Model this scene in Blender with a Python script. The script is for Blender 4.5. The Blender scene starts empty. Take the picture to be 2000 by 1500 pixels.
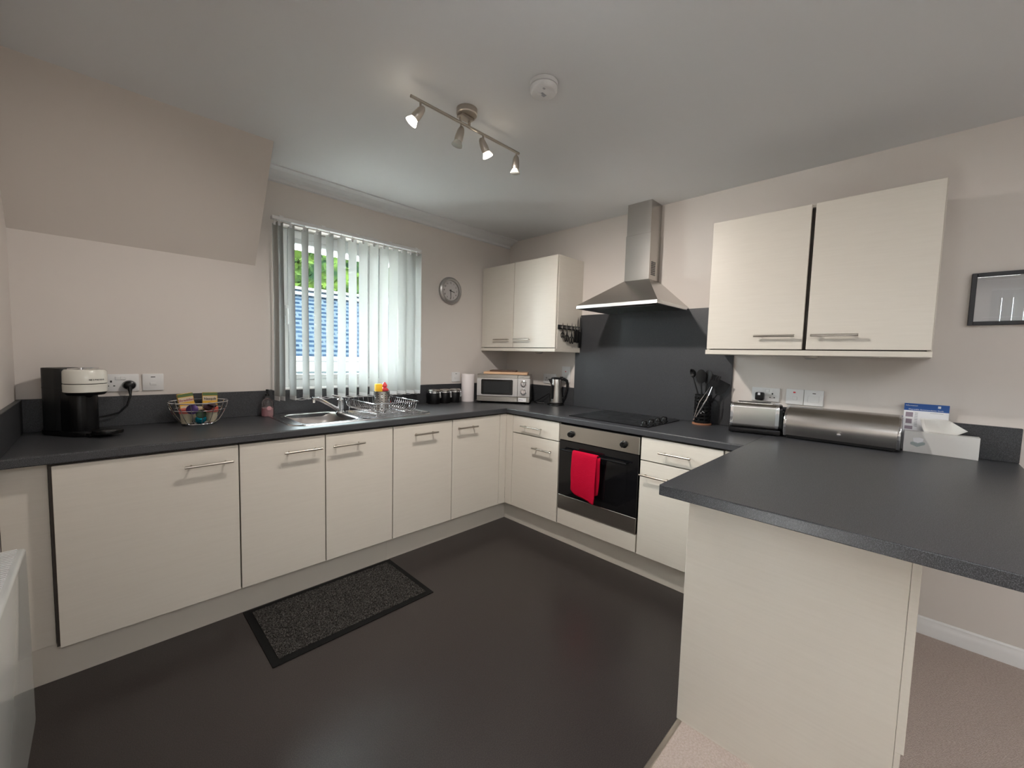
import bpy, bmesh, math, random
from mathutils import Vector, Matrix
random.seed(7)
PI = math.pi
S = bpy.context.scene
C = S.collection
# ------------------------------------------------------------------ camera
def cam_setup():
    yaw, pitch, roll, f = -0.790560, -0.069559, 0.027025, 793.631
    cy, sy, cp, sp = math.cos(yaw), math.sin(yaw), math.cos(pitch), math.sin(pitch)
    fwd = Vector((-sy*cp, cy*cp, sp)); right = Vector((cy, sy, 0)); up = right.cross(fwd)
    r = math.cos(roll)*right + math.sin(roll)*up
    u = -math.sin(roll)*right + math.cos(roll)*up
    cd = bpy.data.cameras.new('camera'); co = bpy.data.objects.new('camera', cd); C.objects.link(co)
    m = Matrix((r, u, -fwd)).transposed().to_4x4(); m.translation = (-2.82865, -2.85570, 1.32643)
    co.matrix_world = m
    cd.sensor_width = 36; cd.sensor_fit = 'HORIZONTAL'; cd.lens = f/2000*36; cd.clip_start = .02; cd.clip_end = 200
    S.camera = co
cam_setup()
# ------------------------------------------------------------------ world, lights, exposure
W = bpy.data.worlds.new('sky'); S.world = W; W.use_nodes = True
wn = W.node_tree.nodes; wl = W.node_tree.links
bg = wn['Background']; bg.inputs['Strength'].default_value = 42
bg.inputs['Color'].default_value = (.86, .94, 1.0, 1)
S.view_settings.view_transform = 'Standard'; S.view_settings.look = 'None'
S.view_settings.gamma = 1; S.view_settings.use_curve_mapping = False
S.view_settings.exposure = 0.52
def area(name, loc, rot, sx, sy, power, col, portal=False):
    l = bpy.data.lights.new(name, 'AREA'); l.shape = 'RECTANGLE'; l.size = sx; l.size_y = sy
    l.energy = power; l.color = col
    o = bpy.data.objects.new(name, l); C.objects.link(o); o.location = loc; o.rotation_euler = rot
    if portal: l.cycles.is_portal = True
    return o
area('window_portal', (-1.515, .26, 1.6), (-PI/2, 0, 0), 1.0, 1.1, 1, (1, 1, 1), True)
area('dining_window_portal', (-4.75, -4.2, 1.5), (0, -PI/2, 0), 1.4, 1.6, 1, (1, 1, 1), True)
area('rear_fill_light', (-2.3, -4.4, 2.36), (0, 0, 0), 1.6, 1.6, 24, (.98, .985, 1))  # unseen area light added behind the camera as fill
area('rear_left_area_light', (-3.9, -3.2, 2.36), (0, 0, 0), .8, .8, 9, (.98, .985, 1))  # unseen soft area light behind the camera, without a fitting
sl = bpy.data.lights.new('sun', 'SUN'); sl.energy = 50; sl.angle = .02; sl.color = (1, .96, .9)
so = bpy.data.objects.new('sun', sl); C.objects.link(so); so.rotation_euler = Vector((-.9, .16, -1)).to_track_quat('-Z', 'Y').to_euler()
def spot(loc, d, power, col, ang=150, blend=.6, size=.025):
    l = bpy.data.lights.new('bulb_light', 'SPOT'); l.energy = power; l.color = col
    l.spot_size = math.radians(ang); l.spot_blend = blend; l.shadow_soft_size = size
    o = bpy.data.objects.new('bulb_light', l); C.objects.link(o); o.location = loc
    o.rotation_euler = Vector(d).to_track_quat('-Z', 'Y').to_euler()
WARM = (1, .93, .86)
# ------------------------------------------------------------------ materials
def mat(name, col, rough=.5, metal=0, spec=.5, noise=None, bump=None, coat=0, emis=None, trans=0, ior=1.45, aniso=0):
    m = bpy.data.materials.new(name); m.use_nodes = True
    nt = m.node_tree; b = nt.nodes['Principled BSDF']
    b.inputs['Base Color'].default_value = (*col, 1); b.inputs['Roughness'].default_value = rough
    b.inputs['Metallic'].default_value = metal; b.inputs['Specular IOR Level'].default_value = spec
    b.inputs['IOR'].default_value = ior
    if coat: b.inputs['Coat Weight'].default_value = coat; b.inputs['Coat Roughness'].default_value = .08
    if trans: b.inputs['Transmission Weight'].default_value = trans
    if emis: b.inputs['Emission Color'].default_value = (*emis[0], 1); b.inputs['Emission Strength'].default_value = emis[1]
    tc = nt.nodes.new('ShaderNodeTexCoord')
    def tex(scale, detail=2, stretch=None):
        n = nt.nodes.new('ShaderNodeTexNoise'); n.inputs['Scale'].default_value = scale; n.inputs['Detail'].default_value = detail
        if stretch:
            mp = nt.nodes.new('ShaderNodeMapping'); mp.inputs['Scale'].default_value = stretch
            nt.links.new(tc.outputs['Object'], mp.inputs['Vector']); nt.links.new(mp.outputs['Vector'], n.inputs['Vector'])
        else: nt.links.new(tc.outputs['Object'], n.inputs['Vector'])
        return n
    if noise:   # (scale, colour2, lo, hi[, stretch])
        n = tex(noise[0], 3, noise[4] if len(noise) > 4 else None)
        r = nt.nodes.new('ShaderNodeValToRGB'); r.color_ramp.elements[0].position = noise[2]; r.color_ramp.elements[1].position = noise[3]
        r.color_ramp.elements[0].color = (*col, 1); r.color_ramp.elements[1].color = (*noise[1], 1)
        nt.links.new(n.outputs['Fac'], r.inputs['Fac']); nt.links.new(r.outputs['Color'], b.inputs['Base Color'])
    if bump:    # (scale, strength[, distance, stretch])
        n = tex(bump[0], 3, bump[3] if len(bump) > 3 else None)
        bp = nt.nodes.new('ShaderNodeBump'); bp.inputs['Strength'].default_value = bump[1]
        bp.inputs['Distance'].default_value = bump[2] if len(bump) > 2 else .001
        nt.links.new(n.outputs['Fac'], bp.inputs['Height']); nt.links.new(bp.outputs['Normal'], b.inputs['Normal'])
    return m
def thin_glass(name, tint=(1, 1, 1), refl=.08, rough=0.0):
    m = bpy.data.materials.new(name); m.use_nodes = True; nt = m.node_tree; nt.nodes.clear()
    o = nt.nodes.new('ShaderNodeOutputMaterial'); mx = nt.nodes.new('ShaderNodeMixShader'); t = nt.nodes.new('ShaderNodeBsdfTransparent')
    g = nt.nodes.new('ShaderNodeBsdfGlossy'); g.inputs['Roughness'].default_value = rough; t.inputs['Color'].default_value = (*tint, 1)
    lw = nt.nodes.new('ShaderNodeLayerWeight'); lw.inputs['Blend'].default_value = .25
    mt = nt.nodes.new('ShaderNodeMath'); mt.operation = 'MULTIPLY_ADD'; mt.inputs[1].default_value = .5; mt.inputs[2].default_value = refl*.5
    nt.links.new(lw.outputs['Fresnel'], mt.inputs[0]); nt.links.new(mt.outputs[0], mx.inputs['Fac'])
    nt.links.new(t.outputs[0], mx.inputs[1]); nt.links.new(g.outputs[0], mx.inputs[2]); nt.links.new(mx.outputs[0], o.inputs['Surface'])
    return m
M = {}
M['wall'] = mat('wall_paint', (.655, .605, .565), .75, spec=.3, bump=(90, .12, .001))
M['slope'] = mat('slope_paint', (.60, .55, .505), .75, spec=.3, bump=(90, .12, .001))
M['ceil'] = mat('ceiling_paint', (.69, .695, .70), .8, spec=.3, bump=(60, .1, .001))
M['trimw'] = mat('trim_gloss', (.76, .75, .74), .4)
M['cab'] = mat('cream_laminate', (.665, .62, .55), .38, spec=.45, noise=(6, (.645, .60, .53), .35, .7, (1, 1, 22)), bump=(40, .06, .0005, (1, 1, 8)))
M['carc'] = mat('carcass_laminate', (.60, .555, .49), .45)
M['gap'] = mat('gap_shade', (.06, .05, .042), .7)  # carcass coloured dark to stand in for shade in the door gaps
M['top'] = mat('worktop_laminate', (.022, .023, .026), .34, spec=.5, noise=(520, (.115, .118, .128), .47, .66), bump=(300, .08, .0004))
M['up'] = mat('upstand_laminate', (.026, .027, .030), .42, spec=.45, noise=(420, (.075, .077, .083), .45, .68))
M['vinyl'] = mat('vinyl_floor', (.024, .0195, .0185), .31, spec=.45, noise=(330, (.046, .0375, .0355), .42, .65), bump=(260, .12, .0006))
M['carpet'] = mat('carpet', (.46, .375, .325), .95, spec=.1, noise=(150, (.56, .47, .42), .35, .68), bump=(330, .9, .006))
M['steel'] = mat('brushed_steel', (.52, .50, .475), .27, 1, bump=(60, .08, .0004, (1, 1, 40)))
M['steelh'] = mat('brushed_steel_across', (.55, .53, .50), .24, 1, bump=(60, .08, .0004, (30, 30, 1)))
M['rimst'] = mat('rim_highlight_steel', (.82, .82, .81), .35, .85)  # hood rim steel, whitened to stand in for the window's reflection
M['nickel'] = mat('satin_nickel', (.50, .46, .41), .28, 1)
M['chrome'] = mat('chrome', (.80, .80, .82), .07, 1)
M['sink'] = mat('sink_steel', (.62, .62, .63), .2, 1, bump=(80, .06, .0004))
M['bowl'] = mat('bowl_steel', (.50, .47, .45), .3, 1)
M['black'] = mat('black_plastic', (.005, .005, .0055), .3, spec=.35)
M['blackm'] = mat('matt_black_plastic', (.007, .007, .0075), .5, spec=.3)
M['dgrey'] = mat('dark_grey_plastic', (.016, .017, .018), .4, spec=.4)
M['blackg'] = mat('black_glass', (.005, .005, .006), .06, spec=.6)
M['white'] = mat('white_plastic', (.72, .715, .71), .32)
M['offwhite'] = mat('off_white_plastic', (.70, .685, .62), .22, coat=.3)
M['heater'] = mat('heater_enamel', (.62, .64, .63), .22, coat=.6)
M['upvco'] = mat('outdoor_upvc', (.045, .047, .05), .8, spec=.05)
M['upvc'] = mat('white_upvc', (.78, .82, .83), .3)
M['paper'] = mat('tissue_paper', (.74, .73, .70), .9, spec=.1, bump=(40, .25, .002))
M['card'] = mat('white_card', (.62, .61, .59), .6)
M['roll'] = mat('kitchen_paper', (.80, .74, .74), .95, spec=.05, bump=(220, .4, .001))
M['red'] = mat('red_towelling', (.46, .004, .028), .95, spec=.1, bump=(420, .9, .003))
M['redp'] = mat('red_plastic', (.62, .05, .06), .4)
M['yellow'] = mat('yellow_sponge', (.90, .52, .03), .8)
M['wood'] = mat('beech_board', (.66, .44, .28), .5, noise=(12, (.56, .35, .21), .3, .7, (1, 12, 12)))
M['dwood'] = mat('dark_board', (.10, .055, .035), .5)
M['terra'] = mat('wooden_base', (.30, .13, .07), .5)
M['blue'] = mat('blue_print', (.02, .09, .32), .5)
M['ink'] = mat('black_ink', (.02, .02, .02), .6)
M['greyink'] = mat('grey_ink', (.30, .31, .34), .6)
M['tealink'] = mat('grey_green_ink', (.33, .38, .38), .6)
M['tealink2'] = mat('grey_blue_ink', (.42, .46, .48), .6)
M['whiteink'] = mat('white_ink', (.8, .8, .82), .6)
M['mauveink'] = mat('mauve_ink', (.30, .24, .29), .6)
M['yel'] = mat('yellow_card', (.72, .42, .05), .5)
M['greenc'] = mat('green_card', (.09, .15, .05), .5)
M['cream'] = mat('cream_card', (.60, .50, .36), .5)
M['pinki'] = mat('maroon_ink', (.28, .05, .08), .5)
M['purple'] = mat('purple_foil', (.028, .012, .06), .35, .6)
M['brownf'] = mat('brown_foil', (.055, .025, .03), .3, .6)
M['tealf'] = mat('teal_foil', (.01, .30, .42), .25, .8)
M['greenf'] = mat('dark_green_foil', (.02, .04, .02), .3, .6)
M['redlab'] = mat('red_label', (.52, .10, .08), .5)
M['gold'] = mat('cream_cup', (.50, .45, .33), .45)
M['matrub'] = mat('black_rubber', (.004, .004, .004), .75, spec=.2)
M['pile'] = mat('grey_pile', (.026, .024, .022), .95, spec=.05, noise=(160, (.10, .093, .087), .42, .66))
M['picmat'] = mat('print_mount', (.50, .50, .51), .6)
M['picline'] = mat('print_line', (.62, .62, .64), .6)
M['frame'] = mat('black_frame', (.012, .011, .014), .35)
M['clockr'] = mat('silver_plastic', (.38, .37, .36), .3, .7)
M['clockf'] = mat('clock_face', (.52, .50, .49), .5)
M['pinkliq'] = mat('pink_soap', (.75, .42, .45), .2, trans=.5)
M['filter'] = mat('grease_filter', (.10, .10, .10), .35, .9)
M['slate'] = mat('roof_slate', (.045, .075, .12), .95, spec=.0)
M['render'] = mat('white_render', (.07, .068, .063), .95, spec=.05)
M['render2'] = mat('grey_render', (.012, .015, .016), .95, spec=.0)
M['leaf'] = mat('leaves', (.003, .007, .0035), .95, spec=.0, noise=(2.2, (.016, .026, .005), .35, .62))
M['bark'] = mat('bark', (.06, .045, .03), .9)
M['bounce'] = mat('bounce_paving', (.66, .65, .62), .95)
M['glass'] = thin_glass('window_glass', (.96, .99, .98))
M['clear'] = thin_glass('clear_plastic', (.93, .92, .92), .16)
M['picglass'] = thin_glass('picture_glass', (1, 1, 1), .14)
M['lens'] = mat('frosted_lens', (.75, .76, .74), .25, trans=.3)
M['bulbon'] = mat('lit_bulb', (1, .95, .85), .3, emis=((1, .86, .66), 9))
M['bulboff'] = mat('frosted_bulb', (.66, .66, .60), .25, trans=.35)
def slat_mat():
    m = bpy.data.materials.new('blind_fabric'); m.use_nodes = True; nt = m.node_tree; nt.nodes.clear()
    o = nt.nodes.new('ShaderNodeOutputMaterial'); mx = nt.nodes.new('ShaderNodeMixShader'); mx.inputs['Fac'].default_value = .42
    d = nt.nodes.new('ShaderNodeBsdfDiffuse'); d.inputs['Color'].default_value = (.58, .58, .55, 1)
    t = nt.nodes.new('ShaderNodeBsdfTranslucent'); t.inputs['Color'].default_value = (.27, .27, .265, 1)
    nt.links.new(d.outputs[0], mx.inputs[1]); nt.links.new(t.outputs[0], mx.inputs[2]); nt.links.new(mx.outputs[0], o.inputs['Surface'])
    return m
M['slat'] = slat_mat()
def slate_nodes():
    m = M['slate']; nt = m.node_tree; b = nt.nodes['Principled BSDF']
    br = nt.nodes.new('ShaderNodeTexBrick'); br.inputs['Color1'].default_value = (.0018, .0036, .0068, 1); br.inputs['Color2'].default_value = (.0038, .0066, .011, 1)
    br.inputs['Mortar'].default_value = (.010, .0135, .017, 1); br.inputs['Scale'].default_value = 1; br.inputs['Mortar Size'].default_value = .022
    br.inputs['Brick Width'].default_value = .30; br.inputs['Row Height'].default_value = .085
    tc = nt.nodes.new('ShaderNodeTexCoord'); sp = nt.nodes.new('ShaderNodeSeparateXYZ'); cb = nt.nodes.new('ShaderNodeCombineXYZ')
    nt.links.new(tc.outputs['Object'], sp.inputs[0]); nt.links.new(sp.outputs[0], cb.inputs[0]); nt.links.new(sp.outputs[2], cb.inputs[1])
    nt.links.new(cb.outputs[0], br.inputs['Vector']); nt.links.new(br.outputs['Color'], b.inputs['Base Color'])
slate_nodes()
# ------------------------------------------------------------------ mesh builder
class B:
    def __init__(s, fn=None): s.bm = bmesh.new(); s.fn = fn; s.mi = 0
    def _fin(s, vs, xf=None):
        if xf is not None: bmesh.ops.transform(s.bm, matrix=xf, verts=vs)
        if s.fn:
            for v in vs: v.co = Vector(s.fn(*v.co))
        return s
    def _tag(s, before):
        for f in s.bm.faces:
            if f not in before: f.material_index = s.mi
    def box(s, x0, x1, y0, y1, z0, z1, bev=0.0, seg=1, xf=None):
        before = set(s.bm.faces)
        r = bmesh.ops.create_cube(s.bm, size=1); vs = r['verts']
        for v in vs:
            v.co = Vector(((x0+x1)/2+v.co.x*(x1-x0), (y0+y1)/2+v.co.y*(y1-y0), (z0+z1)/2+v.co.z*(z1-z0)))
        if bev:
            es = list({e for v in vs for e in v.link_edges})
            g = bmesh.ops.bevel(s.bm, geom=es, offset=bev, segments=seg, affect='EDGES', profile=.5)
            vs = list({v for f in s.bm.faces if f not in before for v in f.verts})
        s._tag(before)
        return s._fin(vs, xf)
    def prism(s, pts, a, b, axis='x', xf=None, bev=0):
        # pts 2D polygon in the two other axes (in order), extruded a..b along axis
        before = set(s.bm.faces)
        def mk(p, t):
            if axis == 'x': return (t, p[0], p[1])
            if axis == 'y': return (p[0], t, p[1])
            return (p[0], p[1], t)
        v0 = [s.bm.verts.new(mk(p, a)) for p in pts]; v1 = [s.bm.verts.new(mk(p, b)) for p in pts]
        n = len(pts); s.bm.faces.new(v0); s.bm.faces.new(v1[::-1])
        for i in range(n): s.bm.faces.new((v0[i], v1[i], v1[(i+1) % n], v0[(i+1) % n]))
        if bev:
            es = list({e for v in v0+v1 for e in v.link_edges})
            bmesh.ops.bevel(s.bm, geom=es, offset=bev, segments=2, affect='EDGES', profile=.5)
        vs = list({v for f in s.bm.faces if f not in before for v in f.verts})
        s._tag(before); return s._fin(vs, xf)
    def lathe(s, prof, n=24, xf=None, cap=True, sx=1, sy=1):
        before = set(s.bm.faces); rings = []
        for (r, z) in prof:
            rings.append([s.bm.verts.new((sx*r*math.cos(2*PI*i/n), sy*r*math.sin(2*PI*i/n), z)) for i in range(n)])
        for a, b in zip(rings, rings[1:]):
            for i in range(n): s.bm.faces.new((a[i], a[(i+1) % n], b[(i+1) % n], b[i]))
        if cap:
            if prof[0][0] > 1e-5: s.bm.faces.new(rings[0][::-1])
            if prof[-1][0] > 1e-5: s.bm.faces.new(rings[-1])
        s._tag(before); return s._fin([v for r in rings for v in r], xf)
    def cyl(s, p0, p1, r0, r1=None, n=16, cap=True):
        r1 = r0 if r1 is None else r1
        p0 = Vector(p0); p1 = Vector(p1); d = p1-p0
        xf = Matrix.Translation(p0) @ d.to_track_quat('Z', 'Y').to_matrix().to_4x4()
        return s.lathe([(r0, 0), (r1, d.length)], n, xf, cap)
    def lat(s, p0, d, prof, n=20, cap=True, sx=1, sy=1):
        xf = Matrix.Translation(Vector(p0)) @ Vector(d).to_track_quat('Z', 'Y').to_matrix().to_4x4()
        return s.lathe(prof, n, xf, cap, sx, sy)
    def tube(s, pts, r, n=8, closed=False):
        before = set(s.bm.faces); P = [Vector(p) for p in pts]; k = len(P); rings = []
        up = None
        for i in range(k):
            if closed: t = P[(i+1) % k]-P[i-1]
            else: t = P[min(i+1, k-1)]-P[max(i-1, 0)]
            t.normalize()
            if up is None:
                up = Vector((0, 0, 1)) if abs(t.z) < .9 else Vector((1, 0, 0))
            a = t.cross(up); a.normalize(); b = a.cross(t); up = b
            rr = r[i] if isinstance(r, (list, tuple)) else r
            rings.append([s.bm.verts.new(P[i]+rr*(math.cos(2*PI*j/n)*a+math.sin(2*PI*j/n)*b)) for j in range(n)])
        prs = list(zip(rings, rings[1:]))
        if closed: prs.append((rings[-1], rings[0]))
        for a, b in prs:
            for j in range(n): s.bm.faces.new((a[j], a[(j+1) % n], b[(j+1) % n], b[j]))
        if not closed: s.bm.faces.new(rings[0][::-1]); s.bm.faces.new(rings[-1])
        s._tag(before); return s._fin([v for r_ in rings for v in r_])
    def sphere(s, c, r, n=16, sc=(1, 1, 1)):
        before = set(s.bm.faces)
        g = bmesh.ops.create_uvsphere(s.bm, u_segments=n, v_segments=max(6, n//2), radius=r)
        for v in g['verts']: v.co = Vector((c[0]+v.co.x*sc[0], c[1]+v.co.y*sc[1], c[2]+v.co.z*sc[2]))
        s._tag(before); return s._fin(g['verts'])
    def ring_plate(s, outer, inner, z0, z1):
        # flat plate with a hole: two matching closed 2D loops
        before = set(s.bm.faces); n = len(outer)
        L = [[s.bm.verts.new((p[0], p[1], z)) for p in loop] for loop in (outer, inner) for z in (z0, z1)]
        ob, ot, ib, it = L
        for i in range(n):
            j = (i+1) % n
            s.bm.faces.new((ot[i], ot[j], it[j], it[i])); s.bm.faces.new((ob[i], ib[i], ib[j], ob[j]))
            s.bm.faces.new((ob[i], ob[j], ot[j], ot[i])); s.bm.faces.new((ib[i], it[i], it[j], ib[j]))
        s._tag(before); return s._fin([v for l in L for v in l])
ORG = {}
def mesh_obj(name, b, m, smooth=True, angle=35):
    me = bpy.data.meshes.new(name); bmesh.ops.recalc_face_normals(b.bm, faces=b.bm.faces[:])
    if smooth:
        lim = math.radians(angle)
        for f in b.bm.faces: f.smooth = True
        for e in b.bm.edges:
            if len(e.link_faces) == 2 and e.calc_face_angle(0) > lim: e.smooth = False
    b.bm.to_mesh(me); b.bm.free()
    for mm in (m if isinstance(m, (list, tuple)) else [m]): me.materials.append(M[mm])
    o = bpy.data.objects.new(name, me); C.objects.link(o); return o
def tag(o, label=None, cat=None, group=None, kind=None):
    if label: o['label'] = label
    if cat: o['category'] = cat
    if group: o['group'] = group
    if kind: o['kind'] = kind
    return o
def thing(name, label, cat, loc=(0, 0, 0), rz=0, group=None):
    o = bpy.data.objects.new(name, None); o.empty_display_size = .05; C.objects.link(o)
    o.location = loc; o.rotation_euler = (0, 0, rz); ORG[o] = Vector(loc); return tag(o, label, cat, group)
def part(name, b, m, parent, w=True, label=None, kind=None, smooth=True):
    # w: vertices were written in world coordinates (parent unrotated)
    org = ORG.get(parent, Vector((0, 0, 0)))
    if w: bmesh.ops.translate(b.bm, vec=-org, verts=b.bm.verts[:])
    o = mesh_obj(name, b, m, smooth); o.parent = parent
    ORG[o] = org if w else Vector((0, 0, 0))
    return tag(o, label, None, None, kind)
def one(name, b, m, loc, label, cat, w=True, rz=0, group=None, kind=None, smooth=True):
    if w: bmesh.ops.translate(b.bm, vec=-Vector(loc), verts=b.bm.verts[:])
    o = mesh_obj(name, b, m, smooth); o.location = loc; o.rotation_euler = (0, 0, rz); ORG[o] = Vector(loc)
    return tag(o, label, cat, group, kind)
def struct(name, b, m, parent=None, smooth=True):
    o = mesh_obj(name, b, m, smooth); o['kind'] = 'structure'; ORG[o] = Vector((0, 0, 0))
    if parent: o.parent = parent
    return o
def dup(root, loc=None, rz=None, label=None, group=None):
    def cp(o, par):
        c = o.copy(); C.objects.link(c); c.parent = par
        for ch in [x for x in bpy.data.objects if x.parent == o]: cp(ch, c)
        return c
    kids = {}
    r = cp(root, None)
    if loc is not None: r.location = loc
    if rz is not None: r.rotation_euler = (0, 0, rz)
    if label: r['label'] = label
    if group: r['group'] = group
    return r
def text(name, s, size, origin, xdir, updir, m, parent, ext=.0004, w=True, align='LEFT', bold=0):
    cu = bpy.data.curves.new('t', 'FONT'); cu.body = s; cu.size = size; cu.extrude = ext; cu.align_x = align; cu.offset = bold
    cu.resolution_u = 3
    to = bpy.data.objects.new('t', cu); C.objects.link(to)
    dg = bpy.context.evaluated_depsgraph_get(); me = bpy.data.meshes.new_from_object(to.evaluated_get(dg))
    bpy.data.objects.remove(to)
    X = Vector(xdir).normalized(); Y = Vector(updir).normalized(); Z = X.cross(Y)
    mt = Matrix((X, Y, Z)).transposed().to_4x4(); mt.translation = Vector(origin)-(ORG.get(parent, Vector((0, 0, 0))) if w else Vector((0, 0, 0)))
    me.transform(mt); me.materials.clear(); me.materials.append(M[m]); me.name = name
    o = bpy.data.objects.new(name, me); C.objects.link(o); o.parent = parent; return o
def rrect(x0, x1, y0, y1, r, k=5):
    out = []
    for cx, cy, a0 in ((x1-r, y1-r, 0), (x0+r, y1-r, 90), (x0+r, y0+r, 180), (x1-r, y0+r, 270)):
        for i in range(k+1):
            a = math.radians(a0+90*i/k); out.append((cx+r*math.cos(a), cy+r*math.sin(a)))
    return out
XW, YW, H = .01, .035, 2.42
WT, WB = .9132, .8769
# ------------------------------------------------------------------ room shell
b = B(); b.box(-3.3, .11, -2.327, .3, -.12, 0); struct('floor', b, 'vinyl')
b = B(); b.box(-4.8, .11, -6.1, -2.327, -.12, .006); struct('floor', b, 'carpet')
b = B(); b.box(-3.11, -1.37, -2.336, -2.318, 0, .009, .003); struct('trim_1', b, 'nickel')
b = B(); b.box(-4.8, .2, -6.1, .35, H, H+.1); struct('ceiling', b, 'ceil')
wx0, wx1, wz0, wz1 = -2.0, -1.03, 1.072, 2.12
b = B(); b.box(-3.3, wx0, YW, .33, -.1, H); b.box(wx1, .11, YW, .33, -.1, H); b.box(wx0, wx1, YW, .33, -.1, wz0); b.box(wx0, wx1, YW, .33, wz1, H)
struct('wall_back', b, 'wall', smooth=False)
b = B(); b.box(XW, .11, -6.1, .33, -.1, H); struct('wall_right', b, 'wall')
b = B(); b.box(-3.21, -3.11, -2.0, YW+.01, -.1, H); struct('wall_left', b, 'wall')
b = B(); b.box(-4.7, -3.21, -2.1, -2.0, -.1, H); struct('wall_left', b, 'wall')
b = B()
for (y0, y1, z0, z1) in ((-3.45, -2.1, -.1, H), (-6.0, -4.95, -.1, H), (-4.95, -3.45, -.1, .75), (-4.95, -3.45, 2.22, H)): b.box(-4.72, -4.6, y0, y1, z0, z1)
struct('wall_left', b, 'wall', smooth=False)
b = B(); b.box(-4.7, .11, -6.1, -6.0, -.1, H); struct('wall_front', b, 'wall')
# sloping part of the ceiling over the coffee corner, with its plumb cheek
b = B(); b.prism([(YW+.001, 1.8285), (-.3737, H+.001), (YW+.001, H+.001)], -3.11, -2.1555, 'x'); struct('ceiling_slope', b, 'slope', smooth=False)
# shallow coving over the window wall
b = B(); b.prism([(YW+.001, H+.001), (-.085, H+.001), (-.085, H-.008), (-.045, H-.014), (-.02, H-.03), (.012, H-.04), (.018, H-.058), (YW+.001, H-.062)], -2.155, -.0, 'x'); struct('trim_2', b, 'ceil', smooth=False)
# skirting
def skirt(name, xf=None):
    b = B(); b.prism([(0, 0), (-.018, 0), (-.018, .085), (-.014, .10), (-.009, .108), (-.009, .118), (-.004, .125), (0, .125)], 2.92, 6.0, 'y', Matrix(((1, 0, 0, XW), (0, -1, 0, 0), (0, 0, 1, .0), (0, 0, 0, 1))))
    return struct(name, b, 'trimw')
skirt('baseboard_right').location.z = -.035
# ------------------------------------------------------------------ window
win = bpy.data.objects.new('window_1', None); C.objects.link(win); win['kind'] = 'structure'
fy0, fy1 = .13, .2
b = B()
fw = .055
b.box(wx0, wx0+fw, fy0, fy1, wz0, wz1, .004); b.box(wx1-fw, wx1, fy0, fy1, wz0, wz1, .004)
b.box(wx0+fw, wx1-fw, fy0, fy1, wz0, wz0+fw, .004); b.box(wx0+fw, wx1-fw, fy0, fy1, wz1-fw, wz1, .004)
b.box(-1.37, -1.31, fy0, fy1, wz0+fw, wz1-fw, .004); struct('window_frame', b, 'upvc', win)
def sash(x0, x1):
    b = B(); w = .035; y0, y1 = .118, .16
    b.box(x0, x0+w, y0, y1, wz0+fw, wz1-fw, .005); b.box(x1-w, x1, y0, y1, wz0+fw, wz1-fw, .005)
    b.box(x0+w, x1-w, y0, y1, wz0+fw, wz0+fw+w, .005); b.box(x0+w, x1-w, y0, y1, wz1-fw-w, wz1-fw, .005)
    struct('window_sash', b, 'upvc', win)
    b = B(); b.box(x0+w, x1-w, .138, .142, wz0+fw+w, wz1-fw-w); struct('window_pane', b, 'glass', win)
sash(wx0+fw, -1.37); sash(-1.31, wx1-fw)
b = B(); b.box(-1.972, -1.948, .108, .125, 1.55, 1.62, .004); b.box(-1.968, -1.952, .09, .108, 1.49, 1.60, .005); struct('window_handle', b, 'upvc', win)
b = B(); b.box(wx0, wx1, YW-.004, fy0, wz0-.012, wz0+.004, .003); struct('window_sill', b, 'trimw', win)
b = B(); b.box(-4, 1.5, .33, .95, 2.27, 2.30); b.box(-4, 1.5, .93, .96, 2.2, 2.36); struct('trim_3', b, 'upvc')
b = B(); b.cyl((-4, 1.02, 2.24), (1.5, 1.02, 2.24), .05, n=12); struct('trim_4', b, 'upvc')
# dining window behind the camera
win2 = bpy.data.objects.new('window_2', None); C.objects.link(win2); win2['kind'] = 'structure'
b = B()
for y0, y1, z0, z1 in ((-4.95, -4.89, .75, 2.22), (-3.51, -3.45, .75, 2.22), (-4.23, -4.17, .81, 2.16), (-4.89, -3.51, .75, .81), (-4.89, -3.51, 2.16, 2.22)): b.box(-4.69, -4.63, y0, y1, z0, z1, .004)
struct('window_frame', b, 'upvc', win2)
b = B(); b.box(-4.662, -4.658, -4.89, -4.23, .81, 2.16); b.box(-4.662, -4.658, -4.17, -3.51, .81, 2.16); struct('window_pane', b, 'glass', win2)
bl2 = bpy.data.objects.new('vertical_blind', None); C.objects.link(bl2); bl2.location = (-4.56, -4.2, 2.24)
tag(bl2, 'white vertical blind on the dining area window behind the camera', 'blind'); ORG[bl2] = Vector((-4.56, -4.2, 2.24))
b = B(); b.box(-4.59, -4.545, -4.97, -3.43, 2.24, 2.262, .002); part('head_rail', b, 'white', bl2)
for k in range(18):
    y = -4.92+.0853*k; a = math.radians(28); b = B()
    b.box(-.0445, .0445, -.0008, .0008, .72, 2.235, xf=Matrix.Translation((-4.565, y, 0)) @ Matrix.Rotation(PI/2+a, 4, 'Z')); part('slat', b, 'slat', bl2)
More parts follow.
